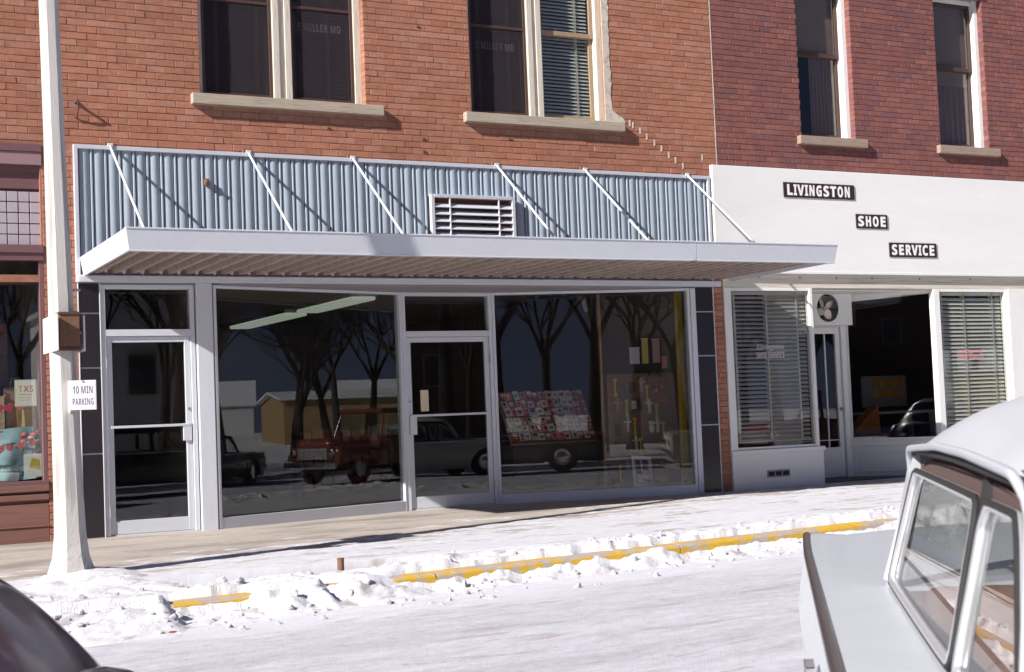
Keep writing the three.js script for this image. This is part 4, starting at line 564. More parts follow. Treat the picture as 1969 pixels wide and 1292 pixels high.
  const gl = (a, b, c, d) => { const g = new THREE.BufferGeometry(); g.setAttribute('position', new THREE.Float32BufferAttribute([...a, ...b, ...c, ...a, ...c, ...d], 3)); g.setAttribute('uv', new THREE.Float32BufferAttribute([0, 0, 1, 0, 1, 1, 0, 0, 1, 1, 0, 1], 2)); g.computeVertexNormals(); return g; };
  mesh('windscreen', gl([-bw + 0.02, ys + 0.01, zA], [bw - 0.02, ys + 0.01, zA], [rw - 0.02, yr, zAt - 0.05], [-rw + 0.02, yr, zAt - 0.05]), M.glass, car);
  mesh('rear_window', gl([-bw + 0.02, ys + 0.01, zC + 0.05], [bw - 0.02, ys + 0.01, zC + 0.05], [rw - 0.02, yr - 0.01, z1], [-rw + 0.02, yr - 0.01, z1]), M.glass, car);
  for (const [zz, nm] of [[zB - 0.05, 'front_seat'], [zC - 0.45, 'rear_seat']]) mesh(nm, [new RoundedBoxGeometry(bw * 1.8, 0.16, 0.5, 2, 0.05).translate(0, 0.5, zz - 0.25), new RoundedBoxGeometry(bw * 1.8, 0.5, 0.14, 2, 0.05).rotateX(0.2).translate(0, 0.68, zz + 0.02)], sm, car);
  mesh('parcel_shelf', span(-bw + 0.04, bw - 0.04, ys - 0.02, ys - 0.002, zC - 0.36, zC - 0.10), sm, car); mesh('dashboard', new RoundedBoxGeometry(bw * 1.85, 0.16, 0.22, 2, 0.05).translate(0, ys - 0.06, zA + 0.25), lin, car);
  mesh('steering_wheel', new THREE.TorusGeometry(0.19, 0.012, 8, 28).rotateX(-0.5).translate(0.32, ys - 0.0, zA + 0.48), M.rubber, car);
  mesh('bumper', [new RoundedBoxGeometry(hw0 * 1.86, 0.13, 0.08, 2, 0.03).translate(0, 0.45, -0.07)], M.chrome, car); mesh('bumper', [new RoundedBoxGeometry(hw0 * 1.9, 0.13, 0.08, 2, 0.03).translate(0, 0.45, L + 0.07)], M.chrome, car);
  mesh('grille', [rspan(-0.36, 0.36, 0.56, 0.74, -0.02, 0.01), ...range(0, 5, 1).map((i) => rspan(-0.36, 0.36, 0.575 + i * 0.03, 0.585 + i * 0.03, -0.035, -0.02))], M.steel, car);
  return car;
}
// heading of the angle parking: bumpers towards the shops
const HD = [0.616, -0.788], RT = [0.788, 0.616], slot = (d, l) => [EYE.x + d * HD[0] + l * RT[0], EYE.z + d * HD[1] + l * RT[1]];
function place(c, x, z, turn) { c.position.set(x, roadY(x) + 0.012, z); c.rotation.y = turn; return c; }
{
  const TURN = 142 * Math.PI / 180;
  place(sedan('white sedan with a flat chrome edged tail, parked in the near right foreground', [0.52, 0.555, 0.60], { L: 5.6, zA: 0.95, zB: 1.9, zC: 3.55, crown: 0.15, yr: 1.35, bw: 0.62, rw: 0.51, coat: 0.3, rough: 0.5, trim: true }), ...slot(1.3, 0.97), TURN);
  { // rounded, fast backed older car: one skin from hood over roof to tail
    const c = thing('parked_car', 'dark plum coloured round backed car at the near left corner', 'car', [0, 0, 0], 'cars parked across the street'), pm = new THREE.MeshPhysicalMaterial({ color: col(0.065, 0.042, 0.11), roughness: 0.35, clearcoat: 0.8, clearcoatRoughness: 0.1, map: paintT });
    const Hs = [[0, 0.75], [0.25, 0.92], [1.2, 1.02], [1.5, 1.08], [1.95, 1.45], [2.4, 1.55], [2.9, 1.50], [3.5, 1.22], [4.0, 0.90], [4.35, 0.62], [4.5, 0.48]], hv = (z) => { for (let i = 0; i + 1 < Hs.length; i++) if (z <= Hs[i + 1][0]) return mix(Hs[i][1], Hs[i + 1][1], sst(0, 1, (z - Hs[i][0]) / (Hs[i + 1][0] - Hs[i][0])) * 0.4 + 0.6 * (z - Hs[i][0]) / (Hs[i + 1][0] - Hs[i][0])); return 0.48; }, wv = (z) => 0.84 * Math.pow(1 - Math.pow(Math.abs(z - 2.2) / 2.42, 3.2), 0.42);
    const pt = (z, a, off = 0) => { const h = hv(z), w = Math.max(0.1, wv(z)), y = 0.24 + (h - 0.24) * Math.pow(Math.sin(a), 0.85), tum = y > 0.85 ? 1 - 0.26 * (y - 0.85) / 0.7 : 1; return [Math.sign(Math.cos(a)) * Math.pow(Math.abs(Math.cos(a)), 0.55) * (w * tum + off), y + off * Math.sin(a), z]; };
    const skin = (z0, z1, a0, a1, nzz, na, off) => { const P = [], U = [], I = []; for (let j = 0; j <= nzz; j++) for (let i = 0; i <= na; i++) { const q = pt(mix(z0, z1, j / nzz), mix(a0, a1, i / na), off); P.push(...q); U.push(q[0] + q[1], q[2]); } for (let j = 0; j < nzz; j++) for (let i = 0; i < na; i++) { const k = j * (na + 1) + i; I.push(k, k + na + 1, k + 1, k + 1, k + na + 1, k + na + 2); } const g = new THREE.BufferGeometry(); g.setAttribute('position', new THREE.Float32BufferAttribute(P, 3)); g.setAttribute('uv', new THREE.Float32BufferAttribute(U, 2)); g.setIndex(I); g.computeVertexNormals(); return g; };
    mesh('body', skin(0, 4.5, 0, Math.PI, 90, 48, 0), pm, c); mesh('underbody', span(-0.6, 0.6, 0.22, 0.4, 0.3, 4.2), M.dark, c);
    const gm = std(0.02, 0.02, 0.025, 0.05); for (const [a, b] of [[0.78, 1.08], [Math.PI - 1.08, Math.PI - 0.78]]) for (const [z0, z1] of [[1.98, 2.5], [2.56, 3.0]]) mesh('side_window', skin(z0, z1, a, b, 12, 8, 0.006), gm, c); mesh('rear_window', skin(3.05, 3.5, 1.2, Math.PI - 1.2, 12, 10, 0.006), gm, c); mesh('windscreen', skin(1.56, 1.9, 1.05, Math.PI - 1.05, 10, 14, 0.006), gm, c);
    for (const s of [-1, 1]) for (const z of [0.85, 3.45]) { mesh('fender', new THREE.SphereGeometry(0.46, 24, 16).scale(0.5, 0.95, 1.25).translate(s * 0.72, 0.45, z), pm, c); const w = mesh('wheel', new THREE.LatheGeometry([[0.19, -0.085], [0.30, -0.095], [0.335, -0.07], [0.345, 0], [0.335, 0.07], [0.30, 0.095], [0.19, 0.085]].map((v) => new THREE.Vector2(...v)), 28).rotateZ(Math.PI / 2), M.rubber, c); w.position.set(s * 0.86, 0.345, z); mesh('rim', new THREE.CylinderGeometry(0.19, 0.19, 0.15, 22).rotateZ(Math.PI / 2), M.chrome, w); }
    for (const z of [-0.02, 4.58]) mesh('bumper', new RoundedBoxGeometry(1.5, 0.13, 0.08, 2, 0.03).translate(0, 0.42, z), M.chrome, c); for (const s of [-1, 1]) mesh('taillight', new THREE.SphereGeometry(0.07, 12, 8).scale(1, 1, 0.5).translate(s * 0.55, 0.62, 4.32), std(0.35, 0.02, 0.02, 0.3), c);
    place(c, ...slot(0.35, -2.62), TURN);
  }
  place(sedan('dark sedan parked opposite the entrance, seen mirrored in the shop glass', [0.05, 0.042, 0.045], {}), 6.5, 14.3, -Math.PI / 2);
  place(sedan('cream sedan parked opposite the shoe shop, seen mirrored in the shop glass', [0.62, 0.58, 0.52], {}), 13.1, 14.1, -Math.PI / 2 - 0.05);
  place(sedan('dark brown sedan far along the street, seen mirrored in the shop glass', [0.10, 0.065, 0.04], {}), 20.2, 16.0, -Math.PI / 2 - 0.3);
  place(sedan('white sedan far along the street behind the red pickup', [0.72, 0.72, 0.72], {}), 28.8, 14.6, -Math.PI / 2);
  // red pickup
  const t = thing('pickup_truck', 'red pickup truck along the street, seen mirrored in the shop glass', 'truck', [17.6, roadY(17.6) + 0.01, 11.4], undefined, 0.12);
  const red = new THREE.MeshPhysicalMaterial({ color: col(0.125, 0.025, 0.015), roughness: 0.4, clearcoat: 0.6, clearcoatRoughness: 0.15 }), R = (x0, x1, y0, y1, z0, z1, r) => new RoundedBoxGeometry(x1 - x0, y1 - y0, z1 - z0, 4, r).translate((x0 + x1) / 2, (y0 + y1) / 2, (z0 + z1) / 2);
  mesh('hood', [R(0.0, 1.55, 0.62, 1.16, -0.62, 0.62, 0.16)], red, t); for (const s of [-1, 1]) mesh('fender', [R(0.05, 1.5, 0.52, 0.98, s > 0 ? 0.5 : -0.9, s > 0 ? 0.9 : -0.5, 0.18)], red, t);
  mesh('cab', [R(1.45, 2.95, 0.42, 1.18, -0.88, 0.88, 0.1), R(1.75, 2.9, 1.72, 1.86, -0.76, 0.76, 0.06), ...[[1.62, 1.85], [2.82, 2.82]].flatMap(([a, b]) => [-1, 1].map((s) => rod([a, 1.15, s * 0.8], [b, 1.76, s * 0.72], 0.04)))], red, t);
  mesh('cab_glass', [box(1.0, 0.5, 0.006, 2.3, 1.43, 0.77), box(1.0, 0.5, 0.006, 2.3, 1.43, -0.77), box(0.006, 0.56, 1.45, 1.74, 1.43, 0), box(0.006, 0.5, 1.4, 2.84, 1.43, 0)], M.glass, t);
  mesh('bed', [R(3.0, 5.1, 0.55, 0.68, -0.86, 0.86, 0.03), R(3.0, 5.1, 0.55, 1.12, 0.8, 0.9, 0.04), R(3.0, 5.1, 0.55, 1.12, -0.9, -0.8, 0.04), R(3.0, 3.08, 0.55, 1.12, -0.8, 0.8, 0.03), R(5.02, 5.1, 0.55, 1.12, -0.8, 0.8, 0.03)], red, t);
  for (const s of [-1, 1]) for (const x of [0.8, 4.1]) { const w = mesh('wheel', new THREE.LatheGeometry([[0.2, -0.1], [0.34, -0.1], [0.38, -0.05], [0.38, 0.05], [0.34, 0.1], [0.2, 0.1]].map((v) => new THREE.Vector2(...v)), 26).rotateX(Math.PI / 2), M.rubber, t); w.position.set(x, 0.38, s * 0.78); mesh('rim', new THREE.CylinderGeometry(0.2, 0.2, 0.16, 22).rotateX(Math.PI / 2), M.steel, w); }
  for (const s of [-1, 1]) mesh('headlight', [new THREE.CylinderGeometry(0.1, 0.1, 0.06, 18).rotateZ(Math.PI / 2).translate(0.03, 0.82, s * 0.66), new THREE.SphereGeometry(0.09, 12, 8).scale(0.4, 1, 1).translate(0, 0.82, s * 0.66)], M.chrome, t);
  mesh('bumper', R(-0.16, -0.04, 0.42, 0.58, -0.88, 0.88, 0.04), M.chrome, t); mesh('grille', R(-0.03, 0.05, 0.64, 0.92, -0.5, 0.5, 0.03), M.steel, t); mesh('chassis', R(0.2, 5.0, 0.34, 0.56, -0.5, 0.5, 0.04), M.dark, t);
}
// ---------------------------------------------------------------- bare trees and houses across the street (mirrored in the glass)
function bareTree(x, z, H, r, lean, label) {
  const t = thing('bare_tree', label, 'tree', [x, roadY(x) + 0.10 + 0.012 * Math.max(0, z - 24), z], 'bare trees across the street'), trunk = [], crown = [];
  const grow = (p, d, len, rad, depth) => {
    const segs = depth === 0 ? 4 : 3; let a = p.clone(), dir = d.clone();
    for (let i = 0; i < segs; i++) { dir.add(new THREE.Vector3(rr(-1, 1), rr(-0.6, 0.8), rr(-1, 1)).multiplyScalar(depth === 0 ? 0.05 : 0.16)).normalize(); const b = a.clone().addScaledVector(dir, len / segs), k0 = 1 - 0.42 * i / segs, k1 = 1 - 0.42 * (i + 1) / segs; (depth === 0 ? trunk : crown).push(rod(a.toArray(), b.toArray(), rad * k0, depth === 0 ? 9 : depth < 3 ? 6 : 3, rad * k1, depth > 0)); a = b; if (depth > 0 && depth < 5 && i >= 1) side(a, dir, len * 0.62, rad * 0.5, depth + 1); }
    if (depth >= 5 || rad < 0.004) return; const n = depth === 0 ? 4 : 2; for (let i = 0; i < n; i++) side(a, dir, len * (depth === 0 ? 0.62 : rr(0.68, 0.85)), rad * (depth === 0 ? rr(0.34, 0.48) : 0.6), depth + 1);
  };
  const side = (a, d, len, rad, depth) => { const q = new THREE.Vector3(rr(-1, 1), rr(-0.2, 0.9), rr(-1, 1)).normalize(), nd = d.clone().multiplyScalar(depth === 1 ? 0.95 : 0.85).addScaledVector(q, depth === 1 ? 0.55 : 0.62).normalize(); if (nd.y < 0.05) nd.y = 0.12; grow(a, nd.normalize(), len, rad, depth); };
  grow(new THREE.Vector3(0, -0.2, 0), new THREE.Vector3(lean, 1, 0.03).normalize(), H, r * 0.85, 0);
  mesh('trunk', [...trunk, new THREE.CylinderGeometry(r * 1.02, r * 1.5, 0.5, 9).translate(0, 0.0, 0)], M.bark, t); mesh('crown', crown, M.bark, t);
}
[[3.7, 19.5, 3.4, 0.22, 0.02], [5.1, 21.5, 3.0, 0.17, -0.06], [6.1, 19.2, 3.2, 0.26, 0.07], [7.3, 25.0, 2.6, 0.24, 0.03], [10.2, 22.5, 3.2, 0.2, -0.04], [14.6, 20.2, 3.6, 0.36, 0.02], [17.3, 24.5, 3.1, 0.22, 0.05], [26.6, 19.0, 2.0, 0.22, 0.03], [24.6, 21.0, 3.2, 0.18, -0.05], [31.5, 21.4, 2.6, 0.24, -0.06], [33.8, 25.0, 3.4, 0.26, 0.05], [29.5, 26.0, 3.0, 0.2, 0.02], [37.0, 23.5, 3.2, 0.24, -0.02], [0.5, 21.0, 3.4, 0.24, 0.04], [2.6, 27, 3.2, 0.2, 0.03], [8.7, 21.6, 3.0, 0.2, -0.05], [4.3, 31, 3.6, 0.26, 0.02], [9.3, 28, 3.3, 0.22, 0.04], [23.0, 26.5, 3.4, 0.22, 0.03], [27.8, 23.2, 3.2, 0.2, -0.03], [35.5, 20.5, 3.2, 0.22, 0.04], [40.5, 28, 3.6, 0.26, 0.02]].forEach((a, i) => bareTree(...a, 'bare winter tree with dark forked branches, ' + ['opposite the entrance', 'thin and leaning', 'stout trunk opposite the angled window', 'behind the dark sedan', 'opposite the shoe shop', 'thickest trunk, opposite the recess', 'farther back on the lawn', 'low forked, behind the red pickup', 'beside the brown sedan', 'behind the white sedan', 'before the tan building', 'deep in the lawn', 'far along the street', 'nearest the pole', 'behind the cream house line', 'right of the dark sedan', 'tallest, back on the lawn', 'before the white gabled house', 'between the brown sedan and the tan building', 'close behind the red pickup', 'by the far white sedan', 'farthest of all'][i]));
function house(name, label, x, z, w, d, h, roofH, m, turn) {
  const t = thing(name, label, 'house', [x, roadY(x) + 0.1 + 0.012 * Math.max(0, z - 24), z], 'houses across the street', turn), rm = std(0.62, 0.62, 0.66, 0.9);
  mesh('wall', [span(-w / 2, w / 2, -0.4, h, -d / 2, d / 2), extr([[-w / 2, h], [w / 2, h], [0, h + roofH]], d - 0.02).translate(0, 0, -d / 2 + 0.01)], m, t);
  const s = Math.atan2(roofH, w / 2), l = Math.hypot(roofH, w / 2) + 0.4; for (const q of [-1, 1]) mesh('roof', box(l, 0.14, d + 0.6).rotateZ(-q * s).translate(q * (w / 4 + 0.12), h + roofH / 2 + 0.02, 0), rm, t);
  for (const [wx, wy] of [[-w * 0.28, h * 0.55], [w * 0.02, h * 0.55], [w * 0.3, h * 0.55]]) { const f = mesh('window', [rspan(wx - 0.5, wx + 0.5, wy - 0.7, wy + 0.7, -d / 2 - 0.06, -d / 2 + 0.02)], M.oldWhite, t); mesh('pane', span(wx - 0.42, wx + 0.42, wy - 0.62, wy + 0.62, -d / 2 - 0.07, -d / 2 - 0.062), std(0.06, 0.06, 0.08, 0.1), f); }
}
house('house', 'white gabled house across the lawn, mirrored beside the yellow post', 10.5, 34, 9, 8, 5.2, 2.4, std(0.66, 0.64, 0.68, 0.8, { map: paintT }), 0);
house('house', 'low tan building far along the street, mirrored over the red pickup', 64, 46, 13, 8, 2.7, 0.5, std(0.34, 0.23, 0.11, 0.8, { map: paintT }), -0.8);
house('house', 'white gabled cottage beyond the brown sedan', 104, 92, 7, 8, 2.8, 2.4, std(0.64, 0.63, 0.64, 0.8, { map: paintT }), -0.7);
house('house', 'white gabled cottage behind the white sedan', 137, 96, 8, 8, 2.8, 2.8, std(0.68, 0.66, 0.62, 0.8, { map: paintT }), -0.85);
house('house', 'long dark brick building across the street beyond the pole', -38, 35, 34, 10, 9, 1, std(0.16, 0.085, 0.07, 0.9, { map: stoneT }), -0.963);
house('house', 'dull brick house at the end of the lawn', 22, 44, 12, 9, 6, 3, std(0.28, 0.14, 0.11, 0.9, { map: stoneT }), -0.2);

// ---------------------------------------------------------------- things inside the shops
{
  const lampM = new THREE.MeshStandardMaterial({ color: col(0.7, 0.72, 0.66), emissive: col(0.85, 0.92, 0.78), emissiveIntensity: 0.2, roughness: 0.6 });
  for (const [z0, z1, l] of [[-5.7, -3.35, 'lit fluorescent ceiling lamp nearest the slanted display window'], [-9.2, -6.2, 'lit fluorescent ceiling lamp deep in the shop']]) {
    const t = thing('ceiling_lamp', l, 'lamp', [4.6, 2.80, (z0 + z1) / 2], 'fluorescent ceiling lamps'), d = z1 - z0;
    mesh('housing', rspan(-0.2, 0.2, 0.09, 0.15, -d / 2, d / 2), M.white, t); mesh('diffuser', rspan(-0.185, 0.185, 0.04, 0.09, -d / 2 + 0.01, d / 2 - 0.01, 0.02), lampM, t);
    const a = new THREE.RectAreaLight(new THREE.Color(0.85, 0.92, 0.78), 0.2, 0.34, d - 0.05); a.position.set(0, 0.03, 0); a.rotation.x = -Math.PI / 2; a.name = 'glow'; t.add(a);
  }
  // sloping rack of greeting cards
  const ck = thing('card_rack', 'dark sloping rack full of small red, pink and white cards', 'rack', [6.50, 0.1, -1.55]);
  mesh('cabinet', [rspan(-0.65, 0.65, 0, 0.63, -0.25, 0.16)], std(0.11, 0.075, 0.065, 0.7), ck);
  const bd = mesh('board', rspan(-0.68, 0.68, -0.02, 0.80, -0.02, 0, 0.004), std(0.40, 0.28, 0.27, 0.8), ck); bd.position.set(0, 0.64, 0.17); bd.rotation.x = -0.52;
  for (let j = 0; j < 6; j++) { const q = mesh('ledge', rspan(-0.67, 0.67, 0.0, 0.02, 0.001, 0.03, 0.003), M.wood, ck); q.position.set(0, 0.64 + j * 0.128 * 0.868, 0.17 - j * 0.128 * 0.497); q.rotation.x = -0.52; }
  const face = (c1, c2, k) => printed(canvasTex(64, 80, (g, w, h) => { g.fillStyle = c1; g.fillRect(0, 0, w, h); g.fillStyle = c2; if (k % 3 === 0) { g.beginPath(); g.moveTo(32, 64); g.bezierCurveTo(0, 40, 8, 12, 32, 30); g.bezierCurveTo(56, 12, 64, 40, 32, 64); g.fill(); } else if (k % 3 === 1) { g.fillRect(8, 8, 48, 34); g.fillRect(14, 54, 36, 6); } else { g.beginPath(); g.arc(32, 34, 18, 0, 7); g.fill(); g.fillRect(10, 62, 44, 8); } }), { roughness: 0.5 });
  const fs = [['#f1e6e4', '#c4202c'], ['#c51f2a', '#f6dfe0'], ['#eaa0ae', '#b81d33'], ['#f3efe9', '#d65468'], ['#e9dcd4', '#5b4a48'], ['#d8453a', '#f3d9b0'], ['#f4e9ea', '#8a9a6c'], ['#b9542e', '#f1e2cf'], ['#efd5da', '#a32136']].map(([a, b], i) => face(a, b, i));
  const cg = new THREE.BoxGeometry(0.092, 0.118, 0.004);
  for (let j = 0; j < 6; j++) for (let i = 0; i < 13; i++) { const c = mesh('greeting_card', cg, fs[Math.floor(rnd() * fs.length)], scene), s = j * 0.128 + 0.075, yy = 0.74 + s * 0.868 + 0.01, zz = -1.55 + 0.17 - s * 0.497 + 0.018; c.position.set(6.50 - 0.61 + i * 0.1017 + rr(-0.016, 0.016), yy + rr(-0.004, 0.022), zz + rr(0, 0.008)); c.rotation.set(-0.50, rr(-0.1, 0.1), rr(-0.16, 0.16)); c.scale.set(rr(0.85, 1.2), rr(0.85, 1.2), 1); tag(c, 'small red, pink or white greeting card standing in the sloping rack', 'card', 'greeting cards in the rack'); }
  // display board with hanging toys, posts
  const pb = mesh('display_board', [rspan(6.98, 8.09, 0.12, 1.62, -0.80, -0.77)], std(0.25, 0.13, 0.085, 0.8, { map: stoneT }), scene); tag(pb, 'brown display board hung with small toys', 'board');
  const wp = mesh('wooden_post', [rspan(6.90, 6.935, 0.105, 2.70, -0.82, -0.785), rspan(6.88, 6.955, 0.105, 0.14, -0.84, -0.765)], std(0.44, 0.22, 0.08, 0.5, { map: woodT }), scene); tag(wp, 'slim orange brown wooden post between the card rack and the toy board', 'post');
  const yp = mesh('yellow_post', [rspan(8.0, 8.075, 0.105, 2.70, -0.60, -0.53), rspan(7.99, 8.085, 0.105, 0.16, -0.61, -0.52)], M.yellow, scene); tag(yp, 'yellow painted post at the shoe shop end of the display window', 'post');
  const toyCols = [[0.55, 0.42, 0.05], [0.03, 0.03, 0.035], [0.60, 0.22, 0.03], [0.45, 0.05, 0.04], [0.62, 0.50, 0.46], [0.50, 0.20, 0.22], [0.05, 0.08, 0.10]].map((c) => std(...c, 0.4));
  const spot = []; for (let i = 0; i < 34; i++) { const x = 7.12 + (i % 7) * 0.125 + rr(-0.03, 0.03), y = 1.50 - Math.floor(i / 7) * 0.26 + rr(-0.06, 0.06); if (x > 7.55 && y < 0.85 && i % 3) continue; spot.push([x, y, i]); }
  for (const [x, y, i] of spot) {
    const k = Math.floor(rnd() * 7), m = toyCols[k]; let o;
    if (i % 4 === 0) { o = mesh('toy_strip', [rspan(-0.014, 0.014, -0.2, 0, 0, 0.012), rspan(-0.03, 0.03, -0.03, 0.0, 0, 0.014), rspan(-0.022, 0.022, -0.24, -0.18, 0, 0.02)], toyCols[0], scene); tag(o, 'long yellow plastic toy hung on the brown board', 'toy', 'yellow toys on the board'); }
    else if (i % 4 === 1) { o = mesh('carded_toy', [rspan(-0.04, 0.04, -0.11, 0, 0, 0.004, 0.001), new THREE.SphereGeometry(0.026, 10, 8).translate(0, -0.06, 0.018), rspan(-0.03, 0.03, -0.025, -0.01, 0.004, 0.012)], m, scene); tag(o, 'small carded toy with a round bubble on the brown board', 'toy', 'carded toys on the board'); }
    else if (i % 4 === 2) { o = mesh('bagged_toy', [new THREE.SphereGeometry(0.045, 10, 8).scale(1, 1.3, 0.5).translate(0, -0.09, 0.02), rspan(-0.04, 0.04, -0.035, 0.01, 0.006, 0.014)], m, scene); tag(o, 'small bagged toy with a header card on the brown board', 'toy', 'bagged toys on the board'); }
    else { o = mesh('toy_doll', [new THREE.SphereGeometry(0.022, 10, 8).translate(0, -0.02, 0.02), rspan(-0.022, 0.022, -0.11, -0.04, 0.008, 0.032, 0.01), rspan(-0.02, -0.004, -0.19, -0.11, 0.01, 0.028), rspan(0.004, 0.02, -0.19, -0.11, 0.01, 0.028), rspan(-0.06, 0.06, -0.065, -0.045, 0.012, 0.026)], toyCols[k % 2 ? 5 : 4], scene); tag(o, 'small hanging doll on the brown board', 'toy', 'dolls on the board'); }
    o.position.set(x, y, -0.768);
  }
  const hoop = mesh('toy_hoop', [new THREE.TorusGeometry(0.11, 0.009, 8, 26), rspan(-0.02, 0.02, -0.13, -0.06, -0.02, 0.02)], toyCols[6], scene); hoop.position.set(7.72, 1.52, -0.75); tag(hoop, 'round dark hoop toy high on the brown board', 'toy');
  const po = mesh('leaning_poster', [rspan(-0.16, 0.16, 0, 0.42, -0.006, 0.006, 0.002)], M.paper, scene); po.position.set(7.32, 0.106, -0.5); po.rotation.set(-0.25, 0.1, -0.1); tag(po, 'pink and grey picture card leaning under the toy board', 'poster');
  mesh('picture', new THREE.PlaneGeometry(0.27, 0.36).translate(0, 0.21, 0.0075), printed(canvasTex(128, 170, (g, w, h) => { g.fillStyle = '#c9a3b4'; g.fillRect(0, 0, w, h); g.fillStyle = '#3c3438'; g.fillRect(12, 14, 40, 90); g.fillRect(66, 10, 46, 70); g.fillStyle = '#e9dbe0'; g.fillRect(20, 110, 80, 46); })), po);
  // posters stuck inside the glass of the far side wall
  for (const [x, y, w, h, c, l] of [[7.62, 1.92, 0.10, 0.34, [0.62, 0.50, 0.16], 'narrow yellow paper banner over the toy board'], [7.80, 1.92, 0.12, 0.32, [0.60, 0.36, 0.38], 'pink paper banner over the toy board'], [7.45, 1.86, 0.16, 0.22, [0.56, 0.52, 0.60], 'lilac paper banner over the toy board'], [7.93, 1.76, 0.09, 0.16, [0.62, 0.22, 0.30], 'small rose paper banner beside the yellow post']]) { const o = mesh('paper_banner', [rspan(-w / 2, w / 2, -h / 2, h / 2, 0, 0.004, 0.001), rod([-w / 2 - 0.01, h / 2, 0.002], [w / 2 + 0.01, h / 2, 0.002], 0.006)], std(...c, 0.8), scene); o.position.set(x, y, -0.79); tag(o, l, 'banner'); }
  // low shelves with red goods behind the pole side window
  const sh = thing('shelf_unit', 'low shelves of red goods behind the pole side display window', 'shelf', [4.6, 0.006, -4.4]);
  mesh('side_panel', rspan(-0.72, -0.69, 0, 1.0, -0.2, 0.2), M.wood, sh); mesh('side_panel', rspan(0.69, 0.72, 0, 1.0, -0.2, 0.2), M.wood, sh); for (const y of [0.12, 0.46, 0.80]) mesh('shelf', rspan(-0.69, 0.69, y, y + 0.025, -0.2, 0.2), M.wood, sh); mesh('back_panel', span(-0.69, 0.69, 0.05, 1.0, -0.205, -0.195), M.wood, sh);
  const bx = [[0.32, 0.04, 0.03], [0.36, 0.09, 0.04], [0.34, 0.22, 0.18], [0.24, 0.03, 0.04]].map((c) => std(...c, 0.5));
  for (let j = 0; j < 3; j++) for (let i = 0; i < 9; i++) { const h = rr(0.12, 0.24), o = mesh('goods_box', [rspan(-0.055, 0.055, 0, h, -0.06, 0.06), rspan(-0.057, 0.057, h * 0.55, h * 0.8, -0.0615, 0.0615, 0.002)], bx[Math.floor(rnd() * 4)], scene); o.position.set(4.6 - 0.6 + i * 0.15, 0.006 + [0.146, 0.486, 0.826][j], -4.3 + rr(-0.02, 0.05)); tag(o, 'small red or pink packet on the low shelves', 'box', 'packets on the low shelves'); }
  // neighbouring shop's display: bags, hearts, blue cloth
  const bag = (x, y, z, w, h, l, r) => { const g = hexa([[-w / 2, 0, 0.06], [w / 2, 0, 0.06], [w / 2, 0, -0.06], [-w / 2, 0, -0.06], [-w * 0.54, h, 0.015], [w * 0.5, h * 1.06, 0.015], [w * 0.5, h * 1.06, -0.015], [-w * 0.54, h, -0.015]]), o = mesh('paper_bag', [g, tube([[-w * 0.25, h, 0.016], [-w * 0.2, h + 0.1, 0.02], [w * 0.2, h + 0.11, 0.02], [w * 0.25, h, 0.016]], 0.006, 14)], std(0.55, 0.40, 0.24, 0.85, { map: stoneT }), scene); o.position.set(x, y, z); o.rotation.y = r; tag(o, l, 'bag', 'paper bags in the neighbouring window'); };
  const plinth = mesh('display_stand', [rspan(-2.4, -0.46, 0.582, 1.16, -0.75, -0.45), rspan(-2.42, -0.455, 1.14, 1.17, -0.77, -0.43)], M.brown, scene); tag(plinth, 'brown stand carrying paper bags in the neighbouring window', 'stand');
  bag(-0.62, 1.171, -0.62, 0.22, 0.46, 'tan paper bag standing behind the white card in the neighbouring window', 0.1); bag(-0.84, 1.171, -0.58, 0.2, 0.36, 'tan paper bag at the photo edge of the neighbouring window', -0.15); bag(-0.50, 1.171, -0.52, 0.12, 0.28, 'small tan paper bag half hidden by the pole', 0.2);
  const clothS = []; const cl = mesh('blue_cloth', gridGeo(range(-2.4, -0.47, 0.03), range(0, 1, 0.05), () => 0), std(0.32, 0.48, 0.54, 0.55), scene), cp = cl.geometry.attributes.position; for (let i = 0; i < cp.count; i++) { const x = cp.getX(i), t = cp.getZ(i); cp.setXYZ(i, x, mix(1.20, 0.66, t) + 0.012 * Math.sin(x * 9 + t * 5), mix(-0.44, -0.14, t) + 0.035 * Math.sin(x * 17 + t * 3 + 2 * fbm(x * 3, t * 3)) * (0.3 + t)); } cl.geometry.computeVertexNormals(); tag(cl, 'light blue cloth draped in folds across the neighbouring window', 'cloth');
  const hs = new THREE.Shape(); hs.moveTo(0, -0.04); hs.bezierCurveTo(-0.07, 0.0, -0.045, 0.055, 0, 0.025); hs.bezierCurveTo(0.045, 0.055, 0.07, 0.0, 0, -0.04); const hg = new THREE.ExtrudeGeometry(hs, { depth: 0.006, bevelEnabled: true, bevelSize: 0.003, bevelThickness: 0.002, bevelSegments: 1 }), rm = [std(0.60, 0.05, 0.06, 0.5), std(0.72, 0.22, 0.24, 0.5), std(0.8, 0.6, 0.6, 0.6)];
  for (const [y0, l] of [[1.44, 'upper string of red paper hearts in the neighbouring window'], [1.02, 'lower string of red paper hearts across the blue cloth']]) { const t = thing('heart_garland', l, 'garland', [-0.62, y0, -0.085]); mesh('string', tube(range(-1.4, 0.14, 0.14).map((x) => [x, 0.02 + 0.04 * Math.sin(x * 5), 0]), 0.003, 40, 4), rm[2], t); for (let i = 0; i < 13; i++) { const q = mesh('heart', hg, rm[i % 3 === 2 ? 1 : 0], t); const x = -1.3 + i * 0.115; q.position.set(x, 0.02 + 0.04 * Math.sin(x * 5) - 0.02, 0.003); q.rotation.z = rr(-0.4, 0.4); q.scale.setScalar(rr(0.8, 1.3)); } }
